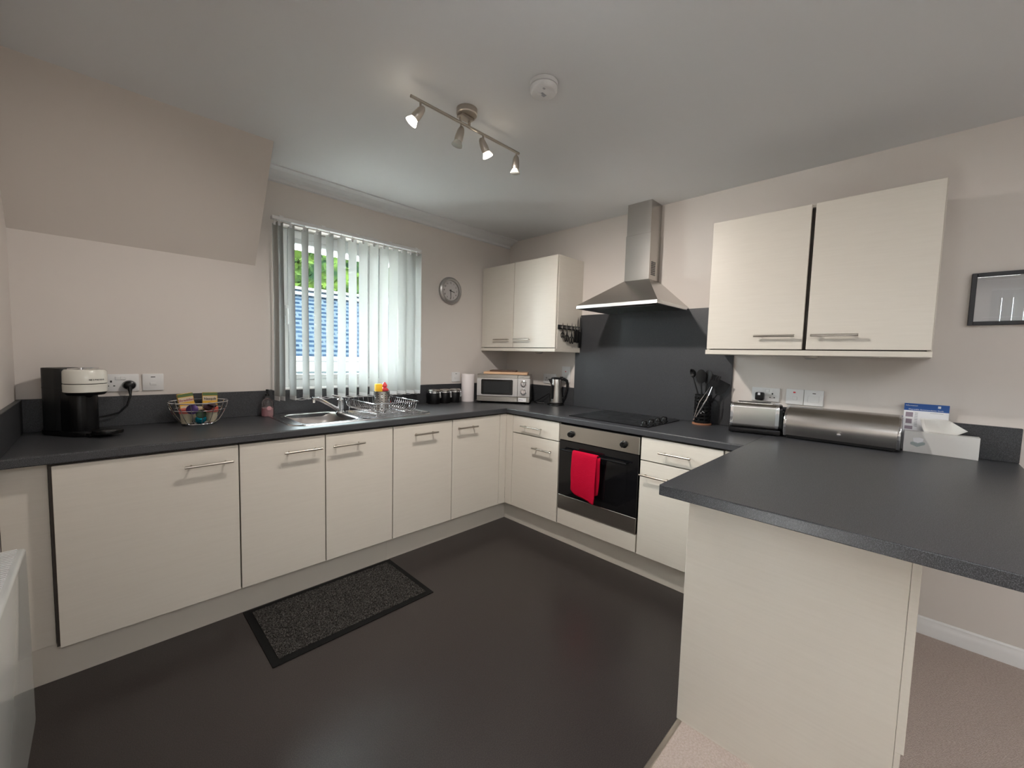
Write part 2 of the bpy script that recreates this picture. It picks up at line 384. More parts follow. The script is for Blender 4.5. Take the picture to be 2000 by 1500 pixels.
# ------------------------------------------------------------------ outside
b = B(); b.box(-30, 30, 1.2, 40, -2.9, -2.8); b.box(-30, -5.5, -20, 1.2, -2.9, -2.8); one('bounce_ground', b, 'bounce', (0, 8, -2.8), 'unseen ground outside below the kitchen window, made pale to bounce light indoors', 'bounce_ground')  # out of view; pale colour bounces sun up through the window
t = thing('neighbouring_house', 'pale rendered house with blue grey slate roof seen through the blind', 'house', (0, 5.7, -2.8))
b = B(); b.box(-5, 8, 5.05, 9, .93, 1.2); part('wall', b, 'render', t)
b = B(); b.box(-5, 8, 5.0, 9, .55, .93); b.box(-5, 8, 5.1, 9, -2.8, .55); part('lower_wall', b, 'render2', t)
b = B(); b.prism([(4.85, 1.17), (4.85, 1.22), (6.25, 2.56), (6.35, 2.56), (9.1, 1.2), (9.1, 1.15)], -5.2, 8.2, 'x'); part('slate_roof', b, 'slate', t, smooth=False)
b = B(); b.box(-5.2, 8.2, 6.2, 6.4, 2.56, 2.62, .01); b.box(-5.2, 8.2, 6.05, 6.12, 2.44, 2.50, .01); part('ridge_capping', b, 'upvco', t)
b = B(); b.cyl((-5.2, 4.8, 1.17), (8.2, 4.8, 1.17), .05, n=10); part('gutter', b, 'dgrey', t)
def tree(x, y, r, z, lab):
    t = thing('tree', lab, 'tree', (x, y, -2.8))
    b = B(); b.tube([(x, y, -2.8), (x+.1, y, 0), (x, y+.1, z)], [.22, .17, .08]); part('trunk', b, 'bark', t)
    b = B()
    for i in range(60):
        a = random.uniform(0, 2*PI); u = random.uniform(-.9, .9); s = math.sqrt(1-u*u)
        b.sphere((x+.62*r*s*math.cos(a), y+.62*r*s*math.sin(a), z+.6*r*u), .34*r, 8)
    for i in range(5200):
        a = random.uniform(0, 2*PI); u = random.uniform(-1, 1); q = random.uniform(.72, 1)**.5; s = math.sqrt(1-u*u)
        c = Vector((x+r*q*s*math.cos(a), y+r*q*s*math.sin(a), z+r*.95*q*u))
        d = Vector([random.gauss(0, 1) for _ in range(3)]).normalized(); e = d.orthogonal().normalized(); k = .16
        vs = [b.bm.verts.new(c+k*p) for p in (d, e*.5, -d, -e*.5)]; b.bm.faces.new(vs)
    part('foliage', b, 'leaf', t, kind='stuff', smooth=False)
tree(3.2, 13.2, 3.5, 3.0, 'leafy green tree rising behind the slate roof, left in the window')
tree(10.4, 14.5, 3.4, 2.6, 'leafy green tree rising behind the slate roof, right in the window')
# ------------------------------------------------------------------ worktop, upstands
wt = thing('worktop', 'dark grey speckled laminate worktop running round the base cabinets and peninsula', 'worktop', (-.3, -.3, WB))
hole = (-2.045, -1.735, -.455, -.085)
nose = lambda e: [(e, WB+.004), (e-(-.002), WB), (e+.03, WB), (e+.03, WT), (e+.006, WT), (e+.002, WT-.002), (e, WT-.006)]
b = B(); b.prism(nose(-.6), -3.11, -.6, 'x')
for (x0, x1, y0, y1) in ((-3.11, hole[0], -.57, YW), (hole[1], -.6, -.57, YW), (hole[0], hole[1], -.57, hole[2]), (hole[0], hole[1], hole[3], YW)): b.box(x0, x1, y0, y1, WB, WT)
b.box(-.6, XW, -.6, YW, WB, WT); part('worktop_section', b, 'top', wt, smooth=False, label='worktop section under the window with sink cut-out')
b = B(); b.prism(nose(-.6), -2.2766, -.6, 'y'); b.box(-.57, XW, -2.2766, -.6, WB, WT); part('worktop_section', b, 'top', wt, smooth=False, label='worktop section along the cooker wall')
b = B(); b.box(-1.535, XW, -3.207, -2.2766, WB, WT, .003, 2); part('worktop_section', b, 'top', wt, smooth=False, label='wide breakfast bar worktop section')
up = thing('upstand', 'dark grey laminate upstand strip along the back of the worktop', 'upstand', (-1.5, .02, WT))
b = B(); b.box(-3.11, XW, YW-.018, YW, WT, 1.066, .0015); part('upstand_strip', b, 'up', up)
b = B(); b.box(-3.11, -3.092, -.6, YW-.018, WT, 1.066, .0015); part('upstand_strip', b, 'up', up)
b = B(); b.box(XW-.018, XW, -.803, YW-.018, WT, 1.066, .0015); part('upstand_strip', b, 'up', up)
b = B(); b.box(XW-.018, XW, -3.207, -2.03, WT, 1.067, .0015); part('upstand_strip', b, 'up', up)
b = B(); b.box(XW-.015, XW-.0006, -2.03, -.8036, WT+.0005, 1.677, .001)
one('splashback', b, 'up', (0, -1.4, WT), 'tall dark grey splashback panel on the wall under the extractor hood', 'splashback')
# ------------------------------------------------------------------ cabinets
LF = lambda s, d, z: (s, -d, z)
RF = lambda s, d, z: (-d, -s, z)
FD, DT = .5856, .018
def handle(fn, s0, s1, z, par, d0=FD):
    b = B(fn); b.cyl((s0, d0+.033, z), (s1, d0+.033, z), .0058, n=12)
    for s in (s0+.026, s1-.026): b.cyl((s, d0-.001, z), (s, d0+.033, z), .0042, n=8)
    part('handle', b, 'nickel', par)
def front(fn, name, s0, s1, z0, z1, par, hd=None, d0=FD-DT, d1=FD):
    b = B(fn); b.box(s0+.0018, s1-.0018, d0, d1, z0+.0015, z1-.0015, .0012); o = part(name, b, 'cab', par)
    if hd: handle(fn, hd[0], hd[1], hd[2], o, d1)
    return o
def base(fn, s0, s1, label, fronts, loc, sinkunit=False):
    t = thing('base_cabinet', label, 'cabinet', loc)
    b = B(fn); b.box(s0, s1, .0, FD-DT-.002, .15, .74 if sinkunit else WB-.004)
    if sinkunit: b.box(s0, s1, .53, FD-DT-.002, .74, WB-.004)
    part('carcass', b, 'gap', t)
    for (n, a, c, z0, z1, hd) in fronts: front(fn, n, a, c, z0, z1, t, hd)
    return t
ZD = .867
base(LF, -2.985, -2.381, 'wide single-door cream base cabinet at the left end of the sink run', [('door', -2.977, -2.381, .15, ZD, (-2.588, -2.408, .797))], (-2.68, -.3, 0))
base(LF, -2.379, -1.571, 'two-door cream base cabinet under the sink bowl', [('door', -2.379, -1.979, .15, ZD, (-2.189, -2.006, .80)), ('door', -1.977, -1.571, .15, ZD, (-1.947, -1.765, .80))], (-1.97, -.3, 0), True)
base(LF, -1.569, -.656, 'two-door cream base cabinet next to the inner corner on the window side', [('door', -1.569, -1.116, .15, ZD, (-1.435, -1.254, .803)), ('door', -1.114, -.656, .15, ZD, (-1.087, -.904, .805))], (-1.1, -.3, 0))
t = thing('corner_post', 'cream corner post between the two runs of base cabinets', 'panel', (-.6, -.6, .15))
b = B(); b.box(-.6535, -FD, -FD, -FD+DT, .15, ZD, .001); part('post_panel', b, 'cab', t)
b = B(); b.box(-FD, -FD+DT, -.6565, -FD, .15, ZD, .001); part('post_panel', b, 'cab', t)
base(RF, .659, 1.116, 'narrow cream drawer-and-door cabinet left of the oven', [('drawer_front', .659, 1.114, .7345, ZD, (.768, .972, .797)), ('door', .659, 1.114, .15, .731, (.884, 1.069, .649))], (-.3, -.89, 0))
base(RF, 1.727, 2.20, 'cream drawer-and-door cabinet right of the oven, partly behind the peninsula', [('drawer_front', 1.729, 2.185, .7305, ZD, (1.85, 2.03, .795)), ('door', 1.729, 2.185, .15, .727, (1.741, 1.925, .646))], (-.3, -1.96, 0))
b = B(RF); b.box(2.189, 2.272, .3, FD-.004, .15, ZD, .001); one('filler_panel', b, 'cab', (-.5, -2.23, .15), 'narrow cream filler strip where the oven run meets the peninsula', 'panel')
b = B(); b.box(-3.108, -2.988, -.54, -.522, .15, ZD, .001); one('filler_panel', b, 'cab', (-3.05, -.53, .15), 'recessed cream filler panel between wall heater and widest base cabinet', 'panel')
# kickboards
b = B(); b.box(-3.11, -1.576, -.533, -.517, 0, .152, .001); one('kickboard', b, 'carc', (-2.3, -.52, 0), 'long beige kickboard behind the grey mat, left of its joint', 'kickboard')
b = B(); b.box(-1.574, -.535, -.5335, -.517, 0, .152, .001); b.box(-1.585, -1.565, -.5345, -.533, 0, .152); one('kickboard', b, 'carc', (-1.05, -.52, 0), 'short beige kickboard right of the mat up to the inner corner', 'kickboard')
b = B(); b.box(-.533, -.517, -2.29, -.517, 0, .152, .001); one('kickboard', b, 'carc', (-.52, -1.4, 0), 'beige kickboard below the oven and drawer cabinets', 'kickboard')
# peninsula
t = thing('peninsula_cabinet', 'large plain cream end panel of cabinet carrying the breakfast bar', 'cabinet', (-.7, -2.6, 0))
b = B(); b.box(-1.37, -1.352, -2.884, -2.3155, .004, WB, .0015); part('end_panel', b, 'cab', t)
b = B(); b.box(-1.37, XW, -2.903, -2.8845, .30, WB, .001); b.box(-1.37, XW, -2.897, -2.8845, .004, .30, .001); part('back_panel', b, 'cab', t)
b = B(); b.box(-1.351, -.62, -2.88, -2.336, .15, WB-.003); b.box(-1.351, -.62, -2.88, -2.39, .006, .15); part('carcass', b, 'carc', t)
for x0, x1 in ((-1.345, -.985), (-.983, -.625)):
    b = B(); b.box(x0, x1, -2.334, -2.317, .15, ZD, .001); part('door', b, 'cab', t)
b = B(); b.box(-1.345, -1.33, -2.316, -2.298, .852, .868, .002); b.cyl((-1.347, -2.303, .858), (-1.356, -2.303, .858), .004, n=8); part('hinge_bracket', b, 'nickel', t)
# wall cabinets
def wallcab(y0, y1, split, gapw, hs, label, lab_light, ly, lx):
    t = thing('wall_cabinet', label, 'cabinet', (0, -(y0+y1)/2, 1.366))
    b = B(RF); b.box(y0, y0+.016, -XW+.001, .313, 1.392, 2.117, .001); b.box(y1-.016, y1, -XW+.001, .313, 1.392, 2.117, .001)
    b.box(y0+.016, y1-.016, -XW+.001, .313, 2.101, 2.117, .001); part('carcass', b, 'cab', t)
    b = B(RF); b.box(y0+.017, y1-.017, 0, .30, 1.393, 2.10); part('interior', b, 'gap', t)
    front(RF, 'door', y0+.002, split-gapw/2, 1.396, 2.115, t, (*hs[0], 1.466), .316, .334)
    front(RF, 'door', split+gapw/2, y1-.002, 1.396, 2.115, t, (*hs[1], 1.466), .316, .334)
    b = B(RF); b.box(y0-.001, y1+.001, -XW+.001, .337, 1.366, 1.392, .0015); part('pelmet', b, 'cab', t)
    t2 = thing('undercabinet_light', lab_light, 'light', (lx, -ly, 1.366))
    b = B(); b.lat((lx, -ly, 1.3655), (0, 0, -1), [(.036, 0), (.036, .006), (.03, .011)]); part('housing', b, 'nickel', t2)
    b = B(); b.lat((lx, -ly, 1.355), (0, 0, -1), [(.027, 0), (.026, .003), (.018, .006), (0.0, .0065)]); part('lens', b, 'lens', t2)
wallcab(-.03, .849, .381, .004, ((.166, .355), (.416, .599)), 'two-door cream wall cabinet in the corner above the microwave', 'small round metal light under the corner wall cabinet', .55, -.18)
wallcab(1.976, 2.902, 2.448, .013, ((2.227, 2.411), (2.476, 2.658)), 'wide two-door cream wall cabinet above the toaster and bread bin', 'small round clear-lens light under the wide wall cabinet above toaster', 2.455, -.16)
# ------------------------------------------------------------------ oven
ov = thing('built_in_oven', 'built-in electric oven with steel control panel and black glass door', 'oven', (-.3, -1.42, .27))
y0, y1 = 1.121, 1.722
b = B(RF); b.box(y0+.004, y1-.004, .02, .566, .268, .864); part('oven_body', b, 'blackm', ov)
b = B(RF); b.box(y0, y1, .566, .590, .755, .862, .002); cp_ = part('control_panel', b, 'steelh', ov)
b = B(RF); b.box(y0+.002, y1-.002, .568, .588, .366, .752, .002); dr = part('oven_door', b, 'blackg', ov)
b = B(RF); b.box(y0+.075, y1-.075, .5885, .5892, .42, .665, .0); part('door_window', b, 'blackg', dr)
b = B(RF); b.box(y0+.002, y1-.002, .568, .589, .268, .3655, .002); part('lower_panel', b, 'steelh', ov)
for ky in (1.222, 1.62):
    b = B(RF); b.lat((ky, .589, .803), (0, 1, 0), [(.024, 0), (.022, .006), (.019, .008), (.0175, .024), (.015, .027), (0, .027)], 20); b.box(ky-.003, ky+.003, .61, .619, .786, .82, .001)
    part('control_knob', b, 'black', ov)
for ky in (1.222, 1.62):
    b = B(RF)
    for k in range(9):
        a = PI*(-.25+1.5*k/8); b.box(ky+.032*math.cos(a)-.001, ky+.032*math.cos(a)+.001, .5895, .5903, .803+.032*math.sin(a)-.001, .803+.032*math.sin(a)+.001)
    part('dial_marks', b, 'ink', cp_, kind='stuff')
b = B(RF); b.cyl((1.155, .622, .692), (1.66, .622, .692), .0065, n=12)
for s in (1.17, 1.645): b.cyl((s, .586, .692), (s, .622, .692), .006, n=8)
part('door_handle', b, 'black', dr, label='slim black oven door handle')
t = thing('oven_filler_panel', 'low cream panel directly below the oven', 'panel', (-.57, -1.42, .15))
b = B(RF); b.box(y0, y1, .566, .5835, .152, .262, .001); part('panel_front', b, 'cab', t)
b = B(RF); b.box(y0-.002, y0+.0, .2, .58, .152, .87); part('side_strip', b, 'nickel', t)
# towel over handle
def towel():
    b = B(); bm = b.bm; nx, prof = 14, []
    for k in range(9): prof.append((.6145, .565+.127*k/8+.0))
    pts = [(.6115, .50+.19*k/7) for k in range(8)]
    R = .0105; arc = [(.622-R*math.cos(a), .692+R*math.sin(a)) for a in [PI*k/6 for k in range(7)]]
    prof = pts+arc+[(.6345+.004*math.sin(k/12*3), .692-(k+1)*.272/12) for k in range(12)]
    y0, y1 = 1.267, 1.462; rows = []
    for j, (d, z) in enumerate(prof):
        row = []
        for i in range(nx+1):
            u = i/nx; s = y0+(y1-y0)*u; dd = d; zz = z
            if j > 14:
                f = (j-14)/12
                dd += .004*math.sin(u*7+1)*f+.010*max(0, u-.72)*f*2
                s += (.004*math.sin(j*.6)+(-.018*max(0, u-.75)*4 if u > .75 else 0)*f*.3)*f
                if j >= len(prof)-5: zz += .022*(max(0, .3-u)/.3)**2*((j-(len(prof)-6))/5)
                zz -= .035*u*f
            row.append(bm.verts.new(RF(s, dd, zz)))
        rows.append(row)
    for a, c in zip(rows, rows[1:]):
        for i in range(nx): bm.faces.new((a[i], a[i+1], c[i+1], c[i]))
    o = one('tea_towel', b, 'red', (-.63, -1.36, .5), 'red towel folded over the oven door handle', 'towel')
    m = o.modifiers.new('thick', 'SOLIDIFY'); m.thickness = .006; m.offset = 1
    m = o.modifiers.new('sub', 'SUBSURF'); m.levels = 1; m.render_levels = 1
    b = B(); P = [Vector(v.co) for v in []]
    # loose folded corner piece behind the right edge
    rows = []
    for j in range(10):
        z = .685-.245*j/9; row = []
        for i in range(5):
            u = i/4; row.append(b.bm.verts.new(RF(1.448+.034*u-.01*(j/9)*u, .632-.006*u+.004*math.sin(j*.7+u), z+.012*u)))
        rows.append(row)
    for a, c in zip(rows, rows[1:]):
        for i in range(4): b.bm.faces.new((a[i], a[i+1], c[i+1], c[i]))
    f = part('folded_edge', b, 'red', o); f.modifiers.new('thick', 'SOLIDIFY').thickness = .004
    b = B(); b.tube([RF(1.272, .642, .50), RF(1.278, .643, .462), RF(1.30, .643, .438), RF(1.36, .644, .42), RF(1.43, .6445, .402)], .0016, 6); part('hem', b, 'red', o)
towel()
# ------------------------------------------------------------------ hob
hb = thing('hob', 'black glass ceramic hob set into the worktop under the hood', 'hob', (-.3, -1.4, WT))
b = B(); b.box(-.525, -.055, -1.735, -1.145, WT, WT+.0055, .002); part('hob_glass', b, 'blackg', hb)
for (x, y, r) in ((-.41, -1.30, .09), (-.17, -1.29, .073), (-.41, -1.53, .073), (-.17, -1.53, .09)):
    b = B(); pts = lambda q: [(x+q*math.cos(2*PI*i/40), y+q*math.sin(2*PI*i/40)) for i in range(40)]
    b.ring_plate(pts(r), pts(r-.002), WT+.0056, WT+.0060); part('cooking_zone', b, 'dgrey', hb)
for k in range(4):
    x = -.47+.095*k
    b = B(); b.lat((x, -1.685, WT+.0055), (0, 0, 1), [(.024, 0), (.023, .004), (.018, .006), (.0165, .022), (.014, .025), (0, .025)], 18); b.box(x-.003, x+.003, -1.70, -1.67, WT+.026, WT+.034, .001)
    part('control_knob', b, 'black', hb)
    b = B(); b.lat((x, -1.685, WT+.0056), (0, 0, 1), [(.0265, 0), (.0265, .0012), (.024, .0014)], 18); part('knob_ring', b, 'dgrey', hb)
# ------------------------------------------------------------------ extractor hood
hd = thing('extractor_hood', 'stainless steel chimney extractor hood above the hob', 'extractor hood', (0, -1.42, 1.668))
hy0, hy1, hx = -1.723, -1.122, -.455
b = B(); b.box(-.15, XW, -1.505, -1.318, 1.87, 2.20, .001); part('chimney', b, 'steel', hd)
b = B(); b.box(-.147, XW, -1.502, -1.321, 2.20, H, .001); part('upper_chimney', b, 'steel', hd)
b = B(); bm = b.bm
bot = [bm.verts.new(p) for p in ((hx, hy0, 1.69), (hx, hy1, 1.69), (XW, hy1, 1.69), (XW, hy0, 1.69))]
top_ = [bm.verts.new(p) for p in ((-.153, -1.508, 1.882), (-.153, -1.315, 1.882), (XW, -1.315, 1.882), (XW, -1.508, 1.882))]
bm.faces.new(top_)
for i in range(4): bm.faces.new((bot[i], bot[(i+1) % 4], top_[(i+1) % 4], top_[i]))
part('canopy', b, 'steel', hd, smooth=False)
b = B(); b.box(hx, hx+.006, hy0, hy1, 1.668, 1.6905, .001); b.box(hx, XW, hy0, hy0+.004, 1.668, 1.6905, .001); b.box(hx, XW, hy1-.004, hy1, 1.668, 1.6905, .001); part('canopy_rim', b, 'rimst', hd)
b = B(); b.box(hx+.006, XW-.001, hy0+.005, hy1-.005, 1.672, 1.678)
for k in range(26):
    x = -.43+.015*k; b.box(x, x+.006, hy0+.04, hy1-.04, 1.669, 1.672)
part('grease_filter', b, 'filter', hd)
b = B(); b.box(-.40, -.385, hy0+.03, hy1-.12, 1.664, 1.672, .001); part('filter_handle', b, 'chrome', hd)
b = B()
for k in range(8): z = 1.915+.012*k; b.box(-.118, -.062, -1.508, -1.504, z, z+.007)
part('side_vent', b, 'filter', hd)
# ------------------------------------------------------------------ smoke detector
t = thing('smoke_detector', 'round white smoke detector on the ceiling beside the spotlight bar', 'smoke detector', (-1.545, -1.735, H))
cx, cy = -1.548, -1.722
b = B(); b.lat((cx, cy, H), (0, 0, -1), [(.052, 0), (.056, .003), (.056, .018), (.051, .019)], 36); part('mounting_base', b, 'white', t)
b = B(); b.lat((cx, cy, H-.019), (0, 0, -1), [(.050, 0), (.0545, .002), (.0545, .014), (.050, .021), (.046, .0235), (.0, .0245)], 36); part('cover', b, 'white', t)
b = B()
for k in range(7): b.box(cx-.012+.004*k, cx-.010+.004*k, cy-.004, cy+.012, H-.0445, H-.0434)
for k in range(3): b.box(cx-.03+.004*k, cx-.0285+.004*k, cy-.028, cy-.020, H-.0445, H-.0434)
part('printed_marks', b, 'greyink', t)
b = B(); b.lat((cx-.01, cy+.012, H-.042), (0, 0, -1), [(.009, 0), (.009, .003), (.007, .004), (0, .004)], 16); part('test_button', b, 'white', t)
# ------------------------------------------------------------------ spotlight bar
sb = thing('ceiling_spotlight_bar', 'brushed metal spotlight bar with four swivel heads on the ceiling', 'ceiling light', (-1.605, -1.36, H))
ry, rz = -1.335, 2.362
b = B(); b.lat((-1.643, -1.352, H), (0, 0, -1), [(.047, 0), (.047, .022), (.044, .026), (.0, .026)], 32); b.box(-1.675, -1.605, -1.36, -1.318, H-.036, H-.026, .002); part('ceiling_rose', b, 'nickel', sb)
b = B(); b.cyl((-1.918, ry, rz), (-1.287, ry, rz), .0065, n=12); b.cyl((-1.665, ry-.0, rz), (-1.665, ry, H-.03), .006, n=8); b.cyl((-1.615, ry, rz), (-1.615, ry, H-.03), .006, n=8); part('rail', b, 'nickel', sb)
RT = Vector((.7035, -.7107, 0)); FW = Vector((.709, .702, 0)); DN = Vector((0, 0, -1))
heads = [(-1.872, RT*-.58+DN*.76+FW*-.08, True), (-1.662, RT*-.25+DN*.9, False), (-1.53, RT*.40+DN*.84+FW*.26, True), (-1.305, RT*-.05+DN*1+FW*.1, False)]
for x, d, on in heads:
    d = d.normalized(); pv = Vector((x, ry+.002, rz-.040))
    b = B(); b.cyl((x, ry, rz), (x, ry, rz-.036), .0045, n=10)
    body = part('swivel_arm', b, 'nickel', sb)
    s = pv-d*.012
    b = B(); b.lat(s, d, [(0, -.014), (.007, -.012), (.013, -.004), (.0165, .010), (.0185, .03), (.019, .042), (.0175, .052), (.0165, .052)], 20, cap=False); part('spotlight_head', b, 'nickel', sb)
    b = B(); b.lat(s+d*.046, d, [(.013, 0), (.016, .006), (.024, .022), (.025, .027), (.0225, .028), (0, .0285)], 20); part('bulb', b, 'bulbon' if on else 'bulboff', sb, label='lit bulb' if on else None)
    if on: spot(s+d*.078, d, *((32, WARM, 125, .9) if x < -1.8 else (72, WARM, 160, 1.0)), .04)
# ------------------------------------------------------------------ vertical blind
bl = thing('vertical_blind', 'white vertical blind hanging in front of the kitchen window', 'blind', (-1.55, -.03, 2.12))
b = B(); b.box(-2.085, -1.045, -.058, -.022, 2.112, 2.132, .002); part('head_rail', b, 'white', bl)
for x in (-2.03, -1.78, -1.55, -1.3, -1.08): b = B(); b.box(x-.012, x+.012, -.045, YW, 2.13, 2.142, .001); part('rail_bracket', b, 'trimw', bl)
xs = [(-2.066, 84), (-2.040, 80), (-1.976, 82), (-1.897, 82), (-1.820, 81), (-1.742, 80), (-1.664, 78), (-1.587, 76), (-1.510, 74), (-1.431, 73), (-1.353, 72), (-1.278, 71), (-1.202, 72), (-1.126, 73), (-1.071, 78)]
for i, (x, a) in enumerate(xs):
    b = B(); a = math.radians(a+random.uniform(-2, 2)); c, s_ = math.cos(a), -math.sin(a); n = 7; rows = []
    for z in [2.095-1.085*k/12 for k in range(13)]:
        row = []
        for k in range(n):
            u = (k/(n-1)-.5)*.089; bow = .006*(1-(2*k/(n-1)-1)**2)+.0015*math.sin(z*5+i)
            row.append(b.bm.verts.new((x+c*u-s_*bow, -.045+s_*u+c*bow, z)))
        rows.append(row)
    for p, q in zip(rows, rows[1:]):
        for k in range(n-1): b.bm.faces.new((p[k], p[k+1], q[k+1], q[k]))
    o = part('slat', b, 'slat', bl)
    b = B(); b.box(-.040, .040, -.0015, .0015, 1.008, 1.034, xf=Matrix.Translation((x, -.045, 0)) @ Matrix.Rotation(-a, 4, 'Z')); part('slat_weight', b, 'white', o)
    b = B(); b.cyl((x, -.04, 2.093), (x, -.04, 2.114), .004, n=8); b.box(x-.008, x+.008, -.044, -.036, 2.08, 2.098, .001); part('slat_hook', b, 'white', o)
b = B()
for side in (-.088, -.004):
    for (xa, _), (xb, _) in zip(xs[2:], xs[3:]):
        b.tube([(xa+(xb-xa)*k/6, side, 1.016-.008*math.sin(PI*k/6)) for k in range(7)], .0014, 5)
part('spacer_chain', b, 'white', bl)
b = B(); b.tube([(-1.052, -.045, 2.11), (-1.048, -.045, 1.4), (-1.05, -.045, 1.25)], .0015, 6); b.box(-1.062, -1.038, -.052, -.038, 1.25, 1.37, .003); part('control_cord', b, 'white', bl)
# ------------------------------------------------------------------ clock
ck = thing('wall_clock', 'round silver wall clock showing half past three', 'clock', (-.703, YW, 1.868))
c0 = Vector((-.703, YW, 1.868))
b = B(); b.lat(c0, (0, -1, 0), [(.112, 0), (.115, .01), (.112, .024), (.10, .032), (.086, .028), (.083, .016)], 48, cap=False); part('rim', b, 'clockr', ck)
b = B(); b.lat(c0, (0, -1, 0), [(.09, 0), (.09, .014), (0, .014)], 48); part('face', b, 'clockf', ck)
for n in range(1, 13):
    a = PI/2-2*PI*n/12; p = c0+Vector((.066*math.cos(a), -.0146, .066*math.sin(a)-.007))
    text('numeral', str(n), .021, p, (1, 0, 0), (0, 0, 1), 'ink', ck, align='CENTER')
def hand(name, ang, L, w, dy):
    b = B(); b.prism([(-w, -.012), (w, -.012), (w*.6, L), (-w*.6, L)], -.0008, .0008, 'y', Matrix.Translation(c0+Vector((0, dy, 0))) @ Matrix.Rotation(math.radians(ang), 4, 'Y')); part(name, b, 'ink', ck)
hand('hour_hand', 105, .045, .0035, -.017); hand('minute_hand', 180, .066, .0028, -.0195)
# ------------------------------------------------------------------ sockets and switches
def plate(fn, s0, s1, z0, z1, wall, name, label, group, kind, cat='socket'):
    # fn maps (s, out-from-wall, z); kind: 'double','single','spur','blank','cooker'
    base_ = fn((s0+s1)/2, 0, z0)
    t = thing(name, label, cat, base_, group=group)
    b = B(fn); b.box(s0, s1, 0, .009, z0, z1, .002, 2); p = part('face_plate', b, 'white', t)
    zc = (z0+z1)/2
    def pins(sc):
        b = B(fn)
        b.box(sc-.0035, sc+.0035, .0088, .0096, zc+.002, zc+.012); b.box(sc-.0145, sc-.0075, .0088, .0096, zc-.018, zc-.0125); b.box(sc+.0075, sc+.0145, .0088, .0096, zc-.018, zc-.0125)
        part('pin_holes', b, 'ink', p)
    def rocker(sc, zz, w=.010, h=.018):
        b = B(fn); b.box(sc-w, sc+w, .0085, .0125, zz-h/2, zz+h/2, .0015); part('rocker_switch', b, 'white', p)
    if kind == 'double':
        w = s1-s0; pins(s0+w*.25); pins(s0+w*.75); rocker(s0+w*.43, zc+.024); rocker(s0+w*.57, zc+.024)
    elif kind == 'single': pins((s0+s1)/2); rocker((s0+s1)/2+.025, zc+.024)
    elif kind == 'spur':
        rocker((s0+s1)/2, zc-.008, .014, .014); b = B(fn); b.box((s0+s1)/2-.009, (s0+s1)/2+.009, .0088, .0096, zc+.026, zc+.030); part('neon_mark', b, 'ink', p)
    elif kind == 'fused':
        b = B(fn); sc = (s0+s1)/2; b.box(sc-.026, sc+.026, .0085, .0105, zc-.026, zc+.012, .002); part('fuse_carrier', b, 'white', p)
        b = B(fn); b.box(sc-.006, sc+.009, .0088, .0096, zc+.024, zc+.028); part('neon_mark', b, 'ink', p)
    elif kind == 'marked':
        sc = (s0+s1)/2; b = B(fn); b.box(sc-.008, sc+.003, .0088, .0096, zc+.022, zc+.030); part('red_mark', b, 'redp', p); rocker(sc, zc-.008, .012, .02)
    return t
LW = lambda s, d, z: (s, YW-d, z)
RW = lambda s, d, z: (XW-d, -s, z)
plate(LW, -2.835, -2.695, 1.09, 1.178, 0, 'double_socket', 'white double socket behind the coffee machine with black plug in its right side', None, 'double')
plate(LW, -2.682, -2.597, 1.09, 1.178, 0, 'spur_switch', 'white single switch plate right of the coffee machine socket', None, 'spur', 'switch')
plate(LW, -.667, -.58, 1.083, 1.168, 0, 'spur_switch', 'white single switch plate above the black canisters', None, 'spur', 'switch')
plate(LW, -1.012, -.978, 1.265, 1.375, 0, 'blind_cord_cleat', 'narrow white plate on the wall just right of the blind', None, 'blank', 'fitting')
plate(RW, .455, .60, 1.085, 1.172, 0, 'double_socket', 'white double socket on the wall left of the kettle', None, 'double')
plate(RW, .665, .752, 1.105, 1.245, 0, 'cooker_switch', 'white tall cooker switch plate on the wall behind the kettle', None, 'marked', 'switch')
plate(RW, 2.147, 2.293, 1.092, 1.174, 0, 'double_socket', 'white double socket with square black plug above the toaster', None, 'double')
plate(RW, 2.326, 2.411, 1.088, 1.176, 0, 'marked_switch', 'white switch plate with red mark, left of the pair above bread bin', None, 'marked', 'switch')
plate(RW, 2.413, 2.503, 1.088, 1.176, 0, 'fused_switch', 'white fused switch plate, right of the pair above bread bin', None, 'fused', 'switch')
# plugs
t = thing('plug', 'round-edged black plug and cable of the coffee machine', 'plug', (-2.733, YW-.009, 1.12))
b = B(); b.lat((-2.733, YW-.0095, 1.122), (0, -1, 0), [(.026, 0), (.027, .01), (.023, .028), (.012, .034), (0, .034)], 20, sx=1, sy=.92); part('plug_body', b, 'black', t)
b = B(); b.tube([(-2.733, .0, 1.11), (-2.732, -.012, 1.09), (-2.732, -.018, 1.07), (-2.745, -.015, 1.02), (-2.775, -.012, .985), (-2.82, -.012, .972), (-2.87, -.02, .968), (-2.92, -.03, .967)], [.012, .007, .0045, .0042, .0042, .0042, .0042, .0042], 10); part('cable', b, 'black', t)
t = thing('plug', 'square black plug in the socket behind the toaster', 'plug', (XW-.009, -2.195, 1.10))
b = B(RW); b.box(2.172, 2.218, .0095, .045, 1.098, 1.146, .008, 3); part('plug_body', b, 'black', t)
b = B(RW); b.box(2.188, 2.201, .045, .0458, 1.130, 1.144, .0); part('plug_label', b, 'whiteink', t)
